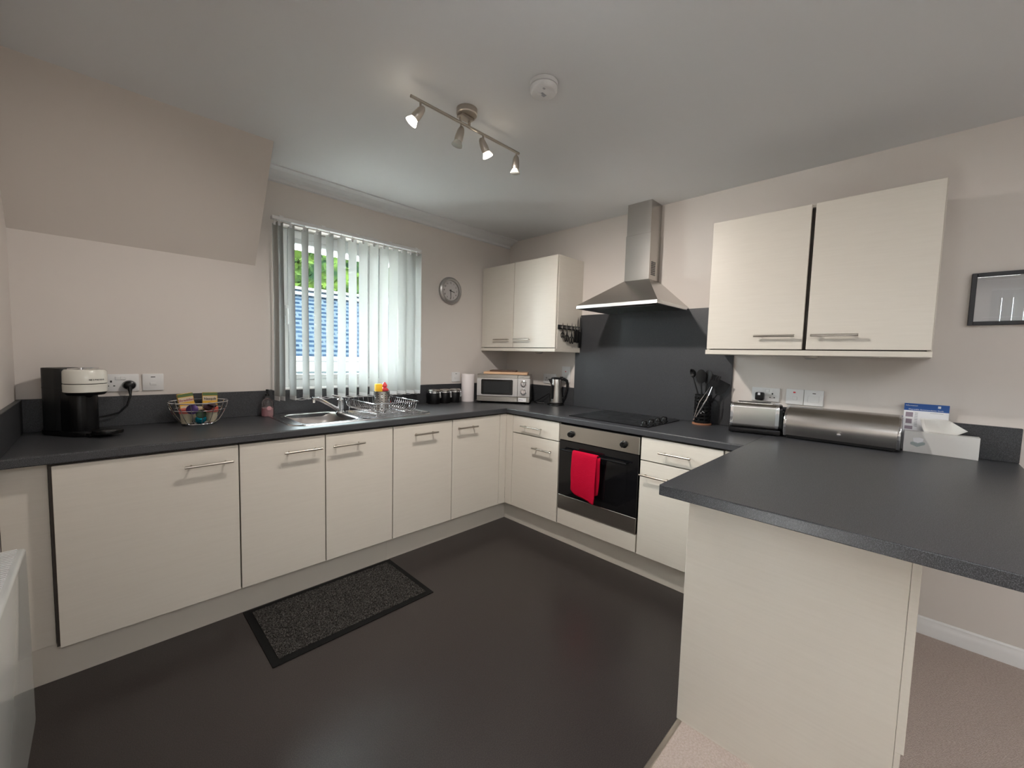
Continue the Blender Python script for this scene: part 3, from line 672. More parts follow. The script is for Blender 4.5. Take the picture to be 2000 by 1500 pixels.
# ------------------------------------------------------------------ picture
pf = thing('framed_picture', 'black framed print with pale mount on the right-hand wall', 'picture', (XW, -3.22, 1.52))
py0, py1, pz0, pz1 = 3.011, 3.43, 1.522, 1.757
b = B(RW); f_ = .017
b.box(py0, py0+f_, 0, .022, pz0, pz1, .0015); b.box(py1-f_, py1, 0, .022, pz0, pz1, .0015); b.box(py0+f_, py1-f_, 0, .022, pz0, pz0+f_, .0015); b.box(py0+f_, py1-f_, 0, .022, pz1-f_, pz1, .0015); part('frame', b, 'frame', pf)
b = B(RW); b.box(py0+f_, py1-f_, .004, .010, pz0+f_, pz1-f_); part('mount', b, 'picmat', pf)
b = B(RW)
for a, c, e, g in ((3.055, 3.385, 1.722, 1.7235), (3.055, 3.385, 1.556, 1.5575)): b.box(a, c, .010, .0104, e, g)
part('mount_line', b, 'picline', pf)
b = B(RW); b.box(py0+f_, py1-f_, .0135, .0150, pz0+f_, pz1-f_); part('picture_glass', b, 'picglass', pf)
# ------------------------------------------------------------------ sink, tap, drying rack
sk = thing('sink', 'stainless steel inset sink with drainer below the window', 'sink', (-1.68, -.27, WT))
outer = rrect(-2.125, -1.215, -.52, -.02, .085, 8); inner = rrect(-2.03, -1.75, -.44, -.10, .06, 8)
b = B()
zt = WT+.004
def loop_faces(b, loops):
    L = [[b.bm.verts.new(p) for p in l] for l in loops]; n = len(L[0])
    for a, c in zip(L, L[1:]):
        for i in range(n): b.bm.faces.new((a[i], a[(i+1) % n], c[(i+1) % n], c[i]))
    return L
def off(l, k, z):
    cx = sum(p[0] for p in l)/len(l); cy = sum(p[1] for p in l)/len(l)
    return [(p[0]-math.copysign(min(abs(p[0]-cx), k), p[0]-cx), p[1]-math.copysign(min(abs(p[1]-cy), k), p[1]-cy), z) for p in l]
rim_bowl = rrect(-2.075, -1.715, -.475, -.065, .08, 8)
loop_faces(b, [[(p[0], p[1], WT+.0005) for p in outer], off(outer, .004, zt+.002), off(outer, .012, zt+.002), off(outer, .018, zt-.001)])
# rim pieces round the bowl and the drainer
mid = -1.70
lft = rrect(-2.107, mid, -.502, -.038, .067, 8)
b.ring_plate(lft, rim_bowl, zt-.002, zt-.0005)
part('rim', b, 'sink', sk)
b = B(); L = loop_faces(b, [[(p[0], p[1], zt) for p in rim_bowl], off(rim_bowl, .008, zt-.004), off(rim_bowl, .02, WT-.02), off(rim_bowl, .03, WT-.12), off(rim_bowl, .045, WT-.145), off(rim_bowl, .09, WT-.15)]); b.bm.faces.new(L[-1]); part('bowl', b, 'bowl', sk)
b = B(); dl = rrect(mid, -1.233, -.502, -.038, .068, 8); L = loop_faces(b, [[(p[0], p[1], zt+.001) for p in dl], off(dl, .014, zt-.0015), off(dl, .02, zt-.0025)]); b.bm.faces.new(L[-1])
part('drainer', b, 'sink', sk)
b = B()
for k in range(9):
    y = -.44+.043*k; b.tube([(-1.66, y, zt-.0015), (-1.27, y, zt-.0005)], .003, 6)
part('drainer_ribs', b, 'sink', sk)
b = B(); b.lat((-1.89, -.27, WT-.149), (0, 0, 1), [(.04, 0), (.038, .003), (.02, .002), (0, .001)], 20); part('plug_hole', b, 'chrome', sk)
tp = thing('mixer_tap', 'chrome single-lever mixer tap between sink bowl and drainer', 'tap', (-1.735, -.15, zt))
tb = Vector((-1.722, -.16, zt))
b = B(); b.lat(tb, (0, 0, 1), [(.028, 0), (.027, .008), (.021, .014), (.020, .075), (.0215, .082), (.021, .09), (.012, .098), (0, .10)], 24); part('tap_body', b, 'chrome', tp)
b = B(); q = [tb+Vector(v) for v in ((-.01, 0, .02), (-.05, -.01, .045), (-.10, -.02, .075), (-.14, -.03, .098), (-.165, -.035, .105), (-.19, -.04, .104))]
b.tube(q, [.013, .012, .0115, .012, .013, .013], 14); b.cyl(q[-1]+Vector((.008, 0, .004)), q[-1]+Vector((.008, 0, -.022)), .0115, n=14); part('spout', b, 'chrome', tp)
b = B(); b.tube([tb+Vector((.0, 0, .095)), tb+Vector((-.012, -.005, .108)), tb+Vector((-.06, -.02, .122))], [.012, .008, .005], 10); part('lever', b, 'chrome', tp)
dr_ = thing('dish_rack', 'silver wire dish drying rack standing on the drainer', 'dish rack', (-1.475, -.25, zt))
X0, X1, Y0, Y1, ZR, ZB = -1.64, -1.315, -.478, -.012, 1.0, .932
b = B(); b.tube([(x, y, ZR) for x, y in rrect(X0, X1, Y0, Y1, .02, 4)], .0035, 8, True); part('top_rim', b, 'chrome', dr_)
b = B(); b.tube([(x, y, ZB) for x, y in rrect(X0+.035, X1-.035, Y0+.035, Y1-.035, .02, 4)], .003, 6, True)
for x in (-1.55, -1.40): b.tube([(x, Y0+.035, ZB), (x, Y1-.035, ZB)], .0025, 6)
part('bottom_frame', b, 'chrome', dr_)
for k in range(15):
    y = Y0+.035+k*(Y1-Y0-.07)/14
    b = B(); b.tube([(X0, y, ZR), (X0+.012, y, ZB+.02), (X0+.035, y, ZB), (-1.55, y, ZB), (-1.53, y, ZB+.03), (-1.51, y, ZB), (-1.43, y, ZB), (-1.41, y, ZB+.03), (-1.39, y, ZB), (X1-.035, y, ZB), (X1-.012, y, ZB+.02), (X1, y, ZR)], .0018, 5); part('wire', b, 'chrome', dr_)
for k in range(8):
    x = X0+.04+k*(X1-X0-.08)/7
    b = B(); b.tube([(x, Y0, ZR), (x, Y0+.012, ZB+.02), (x, Y0+.035, ZB)], .0018, 5); b.tube([(x, Y1, ZR), (x, Y1-.012, ZB+.02), (x, Y1-.035, ZB)], .0018, 5); part('wire', b, 'chrome', dr_)
for x, y in ((X0+.03, Y0+.03), (X0+.03, Y1-.03), (X1-.03, Y0+.03), (X1-.03, Y1-.03)):
    b = B(); b.cyl((x, y, ZB), (x, y, zt), .0035, n=8); part('foot', b, 'chrome', dr_)
cx, cy = -1.507, -.315
cd = thing('cutlery_caddy', 'perforated steel cutlery caddy in the dish rack', 'caddy', (cx, cy, .936))
b = B(); b.lat((cx, cy, .936), (0, 0, 1), [(.05, 0), (.052, .004), (.052, .128), (.0535, .13), (.050, .13), (.049, .006), (0, .006)], 36); part('caddy_body', b, 'steel', cd)
b = B()
for k in range(14):
    for j in range(7):
        a = 2*PI*(k+.5)/14; p = Vector((cx+.0521*math.cos(a), cy+.0521*math.sin(a), .955+.0155*j)); b.lat(p, (math.cos(a), math.sin(a), 0), [(.0036, 0), (.0036, .0006), (0, .0006)], 8)
part('perforations', b, 'ink', cd)
t = thing('dish_brush', 'red-headed washing-up brush standing in the cutlery caddy', 'brush', (cx+.018, cy-.01, .95))
b = B(); b.cyl((cx+.018, cy, .95), (cx+.02, cy-.005, 1.10), .006, n=10); part('brush_handle', b, 'white', t)
b = B(); b.lat((cx+.018, cy-.005, 1.062), (0, 0, 1), [(.012, 0), (.026, .006), (.027, .014), (.015, .024), (.011, .03), (.018, .036), (.016, .045), (.006, .062), (0, .064)], 14); part('brush_head', b, 'redp', t)
t = thing('sponge_wand', 'yellow sponge washing-up wand standing in the cutlery caddy', 'sponge', (cx-.025, cy-.01, .95))
b = B(); b.cyl((cx-.02, cy, .95), (cx-.022, cy-.005, 1.07), .007, n=10); part('wand_handle', b, 'white', t)
b = B(); b.box(cx-.048, cx-.004, cy-.022, cy+.012, 1.058, 1.115, .006, 2); part('sponge', b, 'yellow', t)
# ------------------------------------------------------------------ soap dispenser
sd = thing('soap_dispenser', 'clear pump bottle of pink hand soap left of the sink', 'soap dispenser', (-2.108, -.04, WT))
b = B(); b.lat((-2.118, -.035, WT), (0, 0, 1), [(.033, 0), (.035, .004), (.035, .085), (.030, .10), (.015, .112), (.013, .125), (0, .125)], 24); part('bottle', b, 'clear', sd)
b = B(); b.lat((-2.118, -.035, WT+.002), (0, 0, 1), [(.031, 0), (.032, .004), (.032, .05), (0, .05)], 24); part('liquid_soap', b, 'pinkliq', sd)
b = B(); b.lat((-2.118, -.0715, WT+.052), (0, -1, 0), [(.014, 0), (.013, .001), (0, .001)], 16); part('label_spot', b, 'pinkliq', sd)
b = B(); b.lat((-2.118, -.035, WT+.122), (0, 0, 1), [(.012, 0), (.012, .018), (.006, .02), (.005, .034), (.008, .036), (.008, .044), (0, .045)], 14); b.tube([(-2.118, -.035, WT+.160), (-2.098, -.037, WT+.161), (-2.082, -.039, WT+.154)], .0045, 8); part('pump', b, 'black', sd)
# ------------------------------------------------------------------ coffee machine
rzc = math.radians(35)   # local -y faces the user
cm = thing('coffee_machine', 'black and white capsule coffee machine in the left corner', 'coffee machine', (-2.885, -.185, WT), rzc)
LX = dict(w=False)
b = B(); b.prism([(x, y) for x, y in rrect(-.062, .062, -.07, .20, .05, 6)], .002, .022, 'z', bev=.004); part('base', b, 'black', cm, **LX)
b = B(); b.prism([(x, y) for x, y in rrect(-.058, .058, .055, .185, .035, 6)], .022, .303, 'z', bev=.003); part('water_tank', b, 'dgrey', cm, **LX)
b = B(); b.prism([(x, y) for x, y in rrect(-.0584, .0584, .0546, .1854, .035, 6)], .212, .2155, 'z'); part('tank_seam', b, 'ink', cm, **LX)
b = B(); b.prism([(x, y) for x, y in rrect(-.052, .052, -.02, .10, .04, 6)], .022, .20, 'z', bev=.003); part('column', b, 'black', cm, **LX)
b = B(); b.lathe([(.062, .185), (.070, .197), (.0725, .200)], 40); part('head_skirt', b, 'black', cm, **LX)
b = B(); b.lathe([(.071, .198), (.0728, .200), (.0730, .232), (.071, .234)], 40); part('lower_head', b, 'offwhite', cm, **LX)
b = B(); b.lathe([(.069, .233), (.0690, .238)], 40); part('head_groove', b, 'ink', cm, **LX)
b = B(); b.lathe([(.071, .237), (.0730, .239), (.0722, .290), (.066, .299), (.03, .302), (0, .302)], 40)
hd_ = part('upper_head', b, 'offwhite', cm, **LX)
b = B(); b.tube([(-.05, .02, .300), (-.03, -.03, .306), (0, -.045, .307), (.03, -.03, .306), (.05, .02, .300)], .004, 8); b.cyl((-.034, -.03, .298), (-.034, -.03, .310), .009, n=12); part('lid_lever', b, 'chrome', cm, **LX)
b = B(); b.cyl((0, -.005, .172), (0, -.005, .19), .016, .03, 16); part('coffee_outlet', b, 'black', cm, **LX)
b = B(); b.prism([(x, y-.115) for x, y in rrect(-.05, .05, -.05, .05, .045, 6)], .014, .03, 'z', bev=.004); b.box(-.045, .045, -.08, -.05, .002, .02, .003); part('drip_tray', b, 'black', cm, **LX)
def curved_text(s, size, ang0, rad, z, par, m):
    a = ang0
    for ch in s:
        x, y = rad*math.sin(a), -rad*math.cos(a)
        text('letter', ch, size, (x, y, z), (math.cos(a), math.sin(a), 0), (0, 0, 1), m, par, w=False, ext=.0003, bold=.0002)
        a += size*.74/rad
curved_text('NESPRESSO', .0085, math.radians(-25), .0732, .252, hd_, 'ink')
# ------------------------------------------------------------------ wire basket and contents
bx, by = -2.468, -.128
wb = thing('wire_basket', 'round chrome wire basket of cereals and coffee pods on the worktop', 'basket', (bx, by, WT))
def ring(r, z, n=36): return [(bx+r*math.cos(2*PI*i/n), by+r*math.sin(2*PI*i/n), z) for i in range(n)]
b = B(); b.tube(ring(.130, WT+.122), .0033, 8, True); part('top_rim', b, 'chrome', wb)
b = B(); b.tube(ring(.118, WT+.082), .002, 6, True); part('middle_ring', b, 'chrome', wb)
b = B(); b.tube(ring(.070, WT+.006), .003, 6, True); b.tube(ring(.045, WT+.010), .002, 6, True)
for k in range(4): a = PI*k/4; b.tube([(bx+.07*math.cos(a), by+.07*math.sin(a), WT+.008), (bx-.07*math.cos(a), by-.07*math.sin(a), WT+.008)], .0018, 5)
part('bottom_ring', b, 'chrome', wb)
for k in range(16):
    a = 2*PI*k/16; b = B(); b.tube([(bx+r*math.cos(a), by+r*math.sin(a), WT+z) for r, z in ((.130, .122), (.126, .10), (.118, .078), (.105, .05), (.088, .022), (.070, .007))], .0016, 5); part('wire', b, 'chrome', wb)
def cereal(x, y, rz, tilt, label, main, txt, tm, sub):
    t = thing('cereal_box', label, 'box', (x, y, WT+.074), rz); t.rotation_euler = (0, math.radians(tilt), rz)
    b = B(); b.box(-.033, .033, -.012, .012, 0, .092, .001); part('carton', b, main, t, w=False)
    b = B(); b.box(-.0332, .0332, -.0126, -.0119, .076, .092); part('green_band', b, 'greenc', t, w=False)
    b = B(); b.box(-.032, .030, -.0126, -.0119, .048, .073); b.box(-.028, .028, -.0126, -.0119, .0, .03) if sub else None; part('print_patch', b, 'cream', t, w=False)
    text('print', txt, .0165, (0, -.0128, .053), (1, 0, 0), (0, 0, 1), tm, t, w=False, align='CENTER', bold=.0004)
    return t
cereal(bx-.045, by+.02, math.radians(4), -8, 'small yellow cereal box with green top, left of two in basket', 'yel', 'Shreddies', 'pinki', True)
cereal(bx+.052, by+.03, math.radians(-3), 1, 'small yellow chocolate cereal box, right of two in basket', 'yel', 'Nesquik', 'ink', False)
def pot(x, y, z, lab, lid, tilt=(0, 0)):
    t = thing('milk_pot', lab, 'pot', (x, y, z)); t.rotation_euler = (tilt[0], tilt[1], 0)
    b = B(); b.lathe([(.020, 0), (.021, .002), (.027, .052), (.030, .053), (.030, .056)], 20); part('cup', b, 'gold', t, w=False)
    b = B(); b.lathe([(.0305, .054), (.0305, .076), (.029, .078), (0, .078)], 20); part('lid', b, lid, t, w=False)
pot(bx-.058, by-.028, WT+.012, 'cream cup with red and white lid at left of the basket', 'redlab')
pot(bx-.012, by+.022, WT+.012, 'cream cup in the middle rear of the basket', 'cream')
pot(bx+.052, by-.022, WT+.012, 'cream cup with red lid at right of the basket', 'redlab')
def pod(x, y, z, d, r, lab, m):
    t = thing('coffee_pod', lab, 'coffee pod', (x, y, z))
    b = B(); b.lat((x, y, z), d, [(0, -.4*r), (r*.55, -.33*r), (r*.88, -.05*r), (r*.92, .2*r), (r, .22*r), (r, .28*r), (r*.95, .3*r), (0, .32*r)], 24); part('capsule', b, m, t)
pod(bx-.038, by-.075, WT+.088, (-.1, -1, .35), .026, 'purple foil coffee pod near the left front of basket', 'purple')
pod(bx+.024, by-.080, WT+.095, (.3, -.6, .9), .022, 'dark brown coffee pod near the right front of basket', 'brownf')
pod(bx+.048, by-.068, WT+.105, (.3, -.3, .9), .022, 'dark brown coffee pod on top beside the chocolate cereal box', 'brownf')
pod(bx-.002, by-.072, WT+.062, (0, -1, .2), .023, 'dark green coffee pod above the teal pod in basket', 'greenf')
pod(bx+.0, by-.058, WT+.032, (0, .8, .1), .024, 'shiny teal coffee pod at the basket bottom front', 'tealf')
# ------------------------------------------------------------------ canisters and kitchen roll
def canister(x, y, lab):
    t = thing('canister', lab, 'canister', (x, y, WT), group='black clip-top canisters')
    b = B(); b.lathe([(.049, 0), (.051, .004), (.051, .082), (.048, .088), (.047, .092)], 28); part('jar', b, 'black', t, w=False)
    b = B(); b.lathe([(.050, .088), (.0515, .090), (.0515, .097), (.050, .099)], 28); part('band', b, 'chrome', t, w=False)
    b = B(); b.lathe([(.050, .101), (.052, .103), (.052, .109), (.044, .118), (.02, .121), (0, .121)], 28); part('lid', b, 'steel', t, w=False)
    b = B(); b.tube([(.052*math.sin(.6), -.052*math.cos(.6), .10), (.060*math.sin(.6), -.060*math.cos(.6), .085), (.061*math.sin(.6), -.061*math.cos(.6), .05), (.056*math.sin(.45), -.056*math.cos(.45), .05), (.053*math.sin(.5), -.053*math.cos(.5), .092)], .0018, 6); part('wire_clip', b, 'chrome', t, w=False)
canister(-.905, -.045, 'black clip-top canister, leftmost of three beside the kitchen roll')
canister(-.795, -.043, 'black clip-top canister, middle of three beside the kitchen roll')
canister(-.688, -.041, 'black clip-top canister, rightmost of three beside the kitchen roll')
t = thing('kitchen_roll', 'white kitchen paper roll standing left of the microwave', 'kitchen roll', (-.548, -.047, WT))
b = B(); b.lat((-.548, -.047, WT), (0, 0, 1), [(.056, 0), (.0565, .004), (.0565, .238), (.055, .241), (.021, .241), (.021, .2)], 36); part('paper', b, 'roll', t)
b = B(); b.lat((-.548, -.047, WT+.15), (0, 0, 1), [(.020, 0), (.020, .092), (.018, .092), (.018, 0)], 20); part('core', b, 'card', t)
# ------------------------------------------------------------------ microwave
along = Vector((.287, -.357)).normalized(); mrz = math.atan2(along.y, along.x)
fl = Vector((-.548, -.173, WT)); Wm = .458
mw = thing('microwave', 'silver microwave with two dials standing across the corner', 'microwave', fl, mrz)   # local +x along the front, +y to the back
zb, zt_ = .016, .250
b = B(); b.box(0, Wm, .012, .268, zb, zt_, .003); part('casing', b, 'steel', mw, w=False)
b = B(); b.box(0, .352, -.004, .012, zb+.205, zt_-.002, .002); part('top_trim', b, 'steelh', mw, w=False)
b = B(); b.box(.354, Wm, -.004, .012, zb+.205, zt_-.002, .002); part('top_trim', b, 'steelh', mw, w=False)
b = B(); b.box(0, .352, -.008, .012, zb+.046, zb+.204, .004, 2); d = part('door', b, 'clockf', mw, w=False, label='silver microwave door')
b = B(); b.prism([(x, z) for x, z in rrect(.038, .312, zb+.060, zb+.190, .010, 4)], -.010, -.007, 'y'); part('door_glass', b, 'blackg', d, w=False)
b = B(); b.prism([(x, z) for x, z in rrect(.058, .292, zb+.076, zb+.174, .006, 4)], -.0104, -.0098, 'y'); part('door_mesh', b, 'dgrey', d, w=False)
b = B(); b.box(.004, .348, -.0085, -.007, zb+.196, zb+.2035, .0005); part('door_edge', b, 'chrome', d, w=False)
b = B(); b.box(.354, Wm, -.008, .012, zb+.046, zb+.204, .003, 2); cpn = part('control_panel', b, 'clockf', mw, w=False)
b = B(); b.box(0, .352, -.006, .012, zb, zb+.044, .002); part('lower_trim', b, 'steelh', mw, w=False)
b = B(); b.box(.354, Wm, -.006, .012, zb, zb+.044, .002); part('lower_trim', b, 'steelh', mw, w=False)
b = B(); b.box(.362, .430, -.0068, -.0058, zb+.006, zb+.038); part('sticker', b, 'whiteink', mw, w=False)
text('print', 'P1L', .022, (.368, -.0072, zb+.014), (1, 0, 0), (0, 0, 1), 'mauveink', mw, w=False)
for z in (zb+.160, zb+.092):
    b = B(); b.lat((.404, -.008, z), (0, -1, 0), [(.029, 0), (.028, .004), (.022, .005), (.020, .018), (.017, .021), (0, .021)], 24); b.box(.401, .407, -.034, -.028, z-.018, z+.018, .001); part('dial', b, 'chrome', cpn, w=False)
    b = B()
    for k in range(12): a = 2*PI*k/12; b.box(.404+.033*math.cos(a)-.001, .404+.033*math.cos(a)+.001, -.0088, -.008, z+.033*math.sin(a)-.001, z+.033*math.sin(a)+.001)
    part('dial_marks', b, 'ink', cpn, w=False)
for x in (.03, Wm-.03):
    for y in (.03, .24):
        b = B(); b.cyl((x, y, 0), (x, y, zb+.002), .012, n=12); part('foot', b, 'black', mw, w=False)
ax = Vector((along.x, along.y, 0)); ay = Vector((-along.y, along.x, 0))
def on_mw(x, y, z): return fl+ax*x+ay*y+Vector((0, 0, z))
b = B(); b.box(0, .38, 0, .2, 0, .020, .003, 2); one('chopping_board', b, 'wood', on_mw(.05, .03, zt_), 'pale wooden chopping board lying on top of the microwave', 'chopping board', w=False, rz=mrz)
b = B(); b.box(0, .23, 0, .16, 0, .013, .002, 2); one('chopping_board', b, 'dwood', on_mw(.10, .05, zt_+.020), 'small dark board lying on the pale chopping board', 'chopping board', w=False, rz=mrz)
# ------------------------------------------------------------------ kettle
kr = math.atan2(-.7107, .7035)
kt = thing('kettle', 'brushed steel jug kettle with black handle beside the splashback', 'kettle', (-.086, -.676, WT), kr)   # local +x = handle side
b = B(); b.lathe([(.070, 0), (.072, .003), (.070, .012), (.05, .016), (0, .016)], 32); part('power_base', b, 'black', kt, w=False)
b = B(); b.lathe([(.056, .018), (.0575, .022), (.0575, .03), (.052, .10), (.046, .18), (.0445, .222), (.043, .226)], 36); part('jug', b, 'steel', kt, w=False)
b = B(); b.lathe([(.0445, .222), (.0455, .226), (.044, .233), (.03, .239), (0, .241)], 32); b.box(.03, .058, -.008, .008, .226, .245, .003); part('lid', b, 'black', kt, w=False)
b = B(); b.prism([(-.072, .222), (-.040, .226), (-.040, .17)], -.012, .012, 'y', bev=.003); part('spout', b, 'black', kt, w=False)
b = B(); b.tube([(.040, 0, .222), (.065, 0, .226), (.090, 0, .212), (.098, 0, .18), (.092, 0, .13), (.078, 0, .08), (.055, 0, .055)], [.011, .012, .012, .011, .010, .009, .009], 12); part('handle', b, 'black', kt, w=False)
b = B()
a0 = math.radians(235)
for k in range(1):
    c, s_ = math.cos(a0), math.sin(a0)
    X = Vector((-s_, c, 0)); N = Vector((c, s_, 0))
    mt = Matrix((X, Vector((0, 0, 1)), -N)).transposed().to_4x4(); mt.translation = N*.051
    b.prism([(x, y) for x, y in rrect(-.0085, .0085, .055, .175, .008, 5)], -.012, .0, 'z', xf=mt)
part('water_gauge', b, 'black', kt, w=False)
b = B(); b.tube([(-.095, -.56, WT+.005), (-.13, -.50, WT+.005), (-.10, -.44, WT+.006), (-.05, -.45, WT+.02), (-.045, -.50, WT+.05), (-.03, -.55, WT+.085), (-.02, -.60, WT+.06), (-.03, -.63, WT+.01)], .0035, 8)
one('power_cable', b, 'black', (-.08, -.55, WT), 'black kettle cable curling on the worktop behind the microwave', 'cable')
# ------------------------------------------------------------------ knife rack
kn = thing('magnetic_knife_rack', 'black magnetic knife strip on the side of the corner wall cabinet', 'knife rack', (-.17, -.85, 1.56))
KY = -.8505
b = B(); b.box(-.315, -.02, KY-.012, KY, 1.545, 1.578, .002); part('strip', b, 'black', kn)
b = B(); b.box(-.305, -.03, KY-.0135, KY-.012, 1.553, 1.570); part('magnet_face', b, 'steel', kn)
def scissors(x, zb, s, lab):
    t = thing('scissors', lab, 'scissors', (x, KY-.016, zb)); y = KY-.0165
    b = B()
    for q in (-1, 1): b.prism([(x+q*.002, zb+.055*s), (x+q*.008, zb+.06*s), (x+q*.005, zb+.14*s), (x+q*.001, zb+.16*s)], y-.0012+q*.001, y+.0012+q*.001, 'y')
    part('blades', b, 'steel', t)
    b = B()
    for q in (-1, 1):
        b.tube([(x+q*.014*s+.011*s*math.cos(a), y, zb+.026*s+.024*s*math.sin(a)) for a in [2*PI*i/16 for i in range(16)]], .0035, 6, True)
        b.cyl((x+q*.008*s, y, zb+.045*s), (x+q*.002, y, zb+.085*s), .0042, .0035, 8)
    part('finger_loops', b, 'black', t)
scissors(-.268, 1.478, .75, 'smallest black-handled scissors, nearest the front of the knife strip')
scissors(-.213, 1.450, .95, 'middle black-handled scissors on the knife strip')
scissors(-.150, 1.436, 1.05, 'largest black-handled scissors, next to the knives')
def knife(x, zb, zh, zt, lab, wd=.011):
    t = thing('kitchen_knife', lab, 'knife', (x, KY-.016, zb)); y = KY-.0165
    b = B(); b.prism([(x-wd, zh), (x+wd, zh), (x+wd*.9, zt-.03), (x-wd*.2, zt), (x-wd, zt-.035)], y-.001, y+.001, 'y'); part('blade', b, 'steelh', t)
    b = B(); b.box(x-.009, x+.009, y-.006, y+.006, zb, zh, .003, 2); part('handle', b, 'black', t)
knife(-.102, 1.447, 1.545, 1.60, 'short paring knife, first of the knives after the scissors', .006)
knife(-.068, 1.445, 1.55, 1.655, 'black-handled knife, second after the scissors on the strip', .007)
knife(-.037, 1.405, 1.54, 1.668, 'long black-handled knife hanging lowest on the strip', .010)
# ------------------------------------------------------------------ utensil pot
ux, uy = -.075, -1.887
up_ = thing('utensil_pot', 'black slotted utensil pot on a reddish round base by the splashback', 'utensil pot', (ux, uy, WT))
b = B(); b.lat((ux, uy, WT), (0, 0, 1), [(.058, 0), (.059, .002), (.059, .008), (.056, .010), (0, .010)], 32); part('base_disc', b, 'terra', up_)
for k in range(8):
    z = WT+.014+.0235*k; b = B(); b.lat((ux, uy, z), (0, 0, 1), [(.049, 0), (.051, .002), (.051, .013), (.049, .015), (.046, .013), (.046, .002)], 28, cap=False); part('band', b, 'black', up_)
b = B()
for k in range(10): a = 2*PI*k/10; b.box(ux+.047*math.cos(a)-.003, ux+.047*math.cos(a)+.003, uy+.047*math.sin(a)-.003, uy+.047*math.sin(a)+.003, WT+.008, WT+.196)
b.lat((ux, uy, WT+.010), (0, 0, 1), [(.046, 0), (.046, .004), (0, .004)], 20); part('uprights', b, 'black', up_)
b = B(); b.tube([(ux-.052, uy-.012, WT+.082), (ux-.057, uy-.02, WT+.09), (ux-.052, uy-.03, WT+.082)], .003, 6); b.sphere((ux-.054, uy-.010, WT+.078), .006, 10); part('hook', b, 'chrome', up_)
def utensil(name, lab, p0, p1, kind, m='blackm', nrm=(-.9, -.4, 0)):
    p0 = Vector(p0); p1 = Vector(p1); d = (p1-p0).normalized(); t = thing(name, lab, 'utensil', p0)
    b = B(); b.tube([p0, p0+(p1-p0)*.5, p1], [.006, .005, .004], 8); part('handle', b, m, t)
    n = Vector(nrm); n = (n-d*n.dot(d)).normalized(); xx = d.cross(n)
    mt = Matrix((xx, d, n)).transposed().to_4x4(); mt.translation = p1
    b = B()
    if kind == 'spoon':
        b.prism([(.031*math.sin(a)*(1 if 1 else 1), .040-.046*math.cos(a)) for a in [2*PI*i/20 for i in range(20)]], -.002, .002, 'z', xf=mt, bev=.001)
    elif kind == 'ladle': b.lat(p1+d*.03-n*.005, n, [(0, -.018), (.016, -.015), (.027, -.005), (.031, .006), (.029, .006), (.02, -.008), (0, -.014)], 20)
    elif kind == 'turner':
        b.prism([(-.012, -.006), (.012, -.006), (.034, .03), (.036, .088), (-.036, .088), (-.034, .03)], -.0015, .0015, 'z', xf=mt)
    elif kind == 'fork':
        b.prism([(-.010, -.006), (.010, -.006), (.027, .022), (.027, .04), (-.027, .04), (-.027, .022)], -.002, .002, 'z', xf=mt)
        for q in range(5): b.box(-.027+.0116*q, -.0205+.0116*q, .038, .078, -.002, .002, xf=mt)
    part('head', b, m, t)
utensil('serving_spoon', 'black serving spoon leaning furthest left in the utensil pot', (ux+.01, uy-.02, WT+.02), (ux+.0, uy+.07, WT+.30), 'ladle', nrm=(-.3, .5, .5))
utensil('slotted_spoon', 'tall black spoon standing upright in the utensil pot', (ux, uy, WT+.02), (ux, uy+.018, WT+.272), 'spoon')
utensil('solid_spoon', 'black spoon second from the left in the utensil pot', (ux+.015, uy+.01, WT+.02), (ux+.02, uy-.012, WT+.27), 'spoon', nrm=(-.9, .3, 0))
utensil('pasta_fork', 'black toothed pasta server in the utensil pot', (ux-.01, uy+.02, WT+.02), (ux-.01, uy-.055, WT+.25), 'fork')
utensil('fish_slice', 'wide black fish slice leaning to the right in the utensil pot', (ux+.02, uy+.02, WT+.02), (ux+.03, uy-.075, WT+.205), 'turner')
t = thing('tongs', 'silver tongs leaning in front of the utensil pot', 'tongs', (ux-.06, uy, WT+.012))
b = B(); b.tube([(ux-.058, uy+.032, WT+.03), (ux-.058, uy+.018, WT+.09), (ux-.06, uy+.0, WT+.15), (ux-.045, uy-.025, WT+.20), (ux-.03, uy-.05, WT+.25)], [.004, .003, .0035, .003, .002], 6); part('arm', b, 'chrome', t)
b = B(); b.tube([(ux-.064, uy+.015, WT+.05), (ux-.066, uy-.01, WT+.10), (ux-.064, uy-.04, WT+.165), (ux-.05, uy-.05, WT+.20), (ux-.03, uy-.06, WT+.25)], [.004, .0045, .0045, .003, .002], 6); part('arm', b, 'chrome', t)
# ------------------------------------------------------------------ toaster
a_, c_ = Vector((-.235, -2.095)), Vector((-.167, -2.345)); dd = (c_-a_); Lt = dd.length; trz = math.atan2(dd.y, dd.x)
ts = thing('toaster', 'brushed steel two-slot toaster with black plinth beside the bread bin', 'toaster', (a_.x, a_.y, WT), trz)
b = B(); b.box(.002, Lt-.002, .002, .148, .004, .032, .005, 2); part('plinth', b, 'black', ts, w=False)
for x in (.02, Lt-.02):
    for y in (.02, .13): b = B(); b.cyl((x, y, 0), (x, y, .006), .01, n=10); part('foot', b, 'black', ts, w=False)
def tprof(): return rrect(.005, .145, .030, .178, .028, 6)
b = B()
b.prism([(y, z) for y, z in rrect(.006, .144, .03, .176, .026, 6)], .020, Lt-.028, 'x'); part('shell', b, 'steelh', ts, w=False)
b = B(); b.prism([(y, z) for y, z in rrect(.004, .146, .03, .178, .028, 6)], .006, .020, 'x', bev=.003); part('end_band', b, 'chrome', ts, w=False)
b = B(); b.prism([(y, z) for y, z in rrect(.004, .146, .03, .178, .028, 6)], Lt-.030, Lt-.012, 'x', bev=.003); part('end_band', b, 'chrome', ts, w=False)
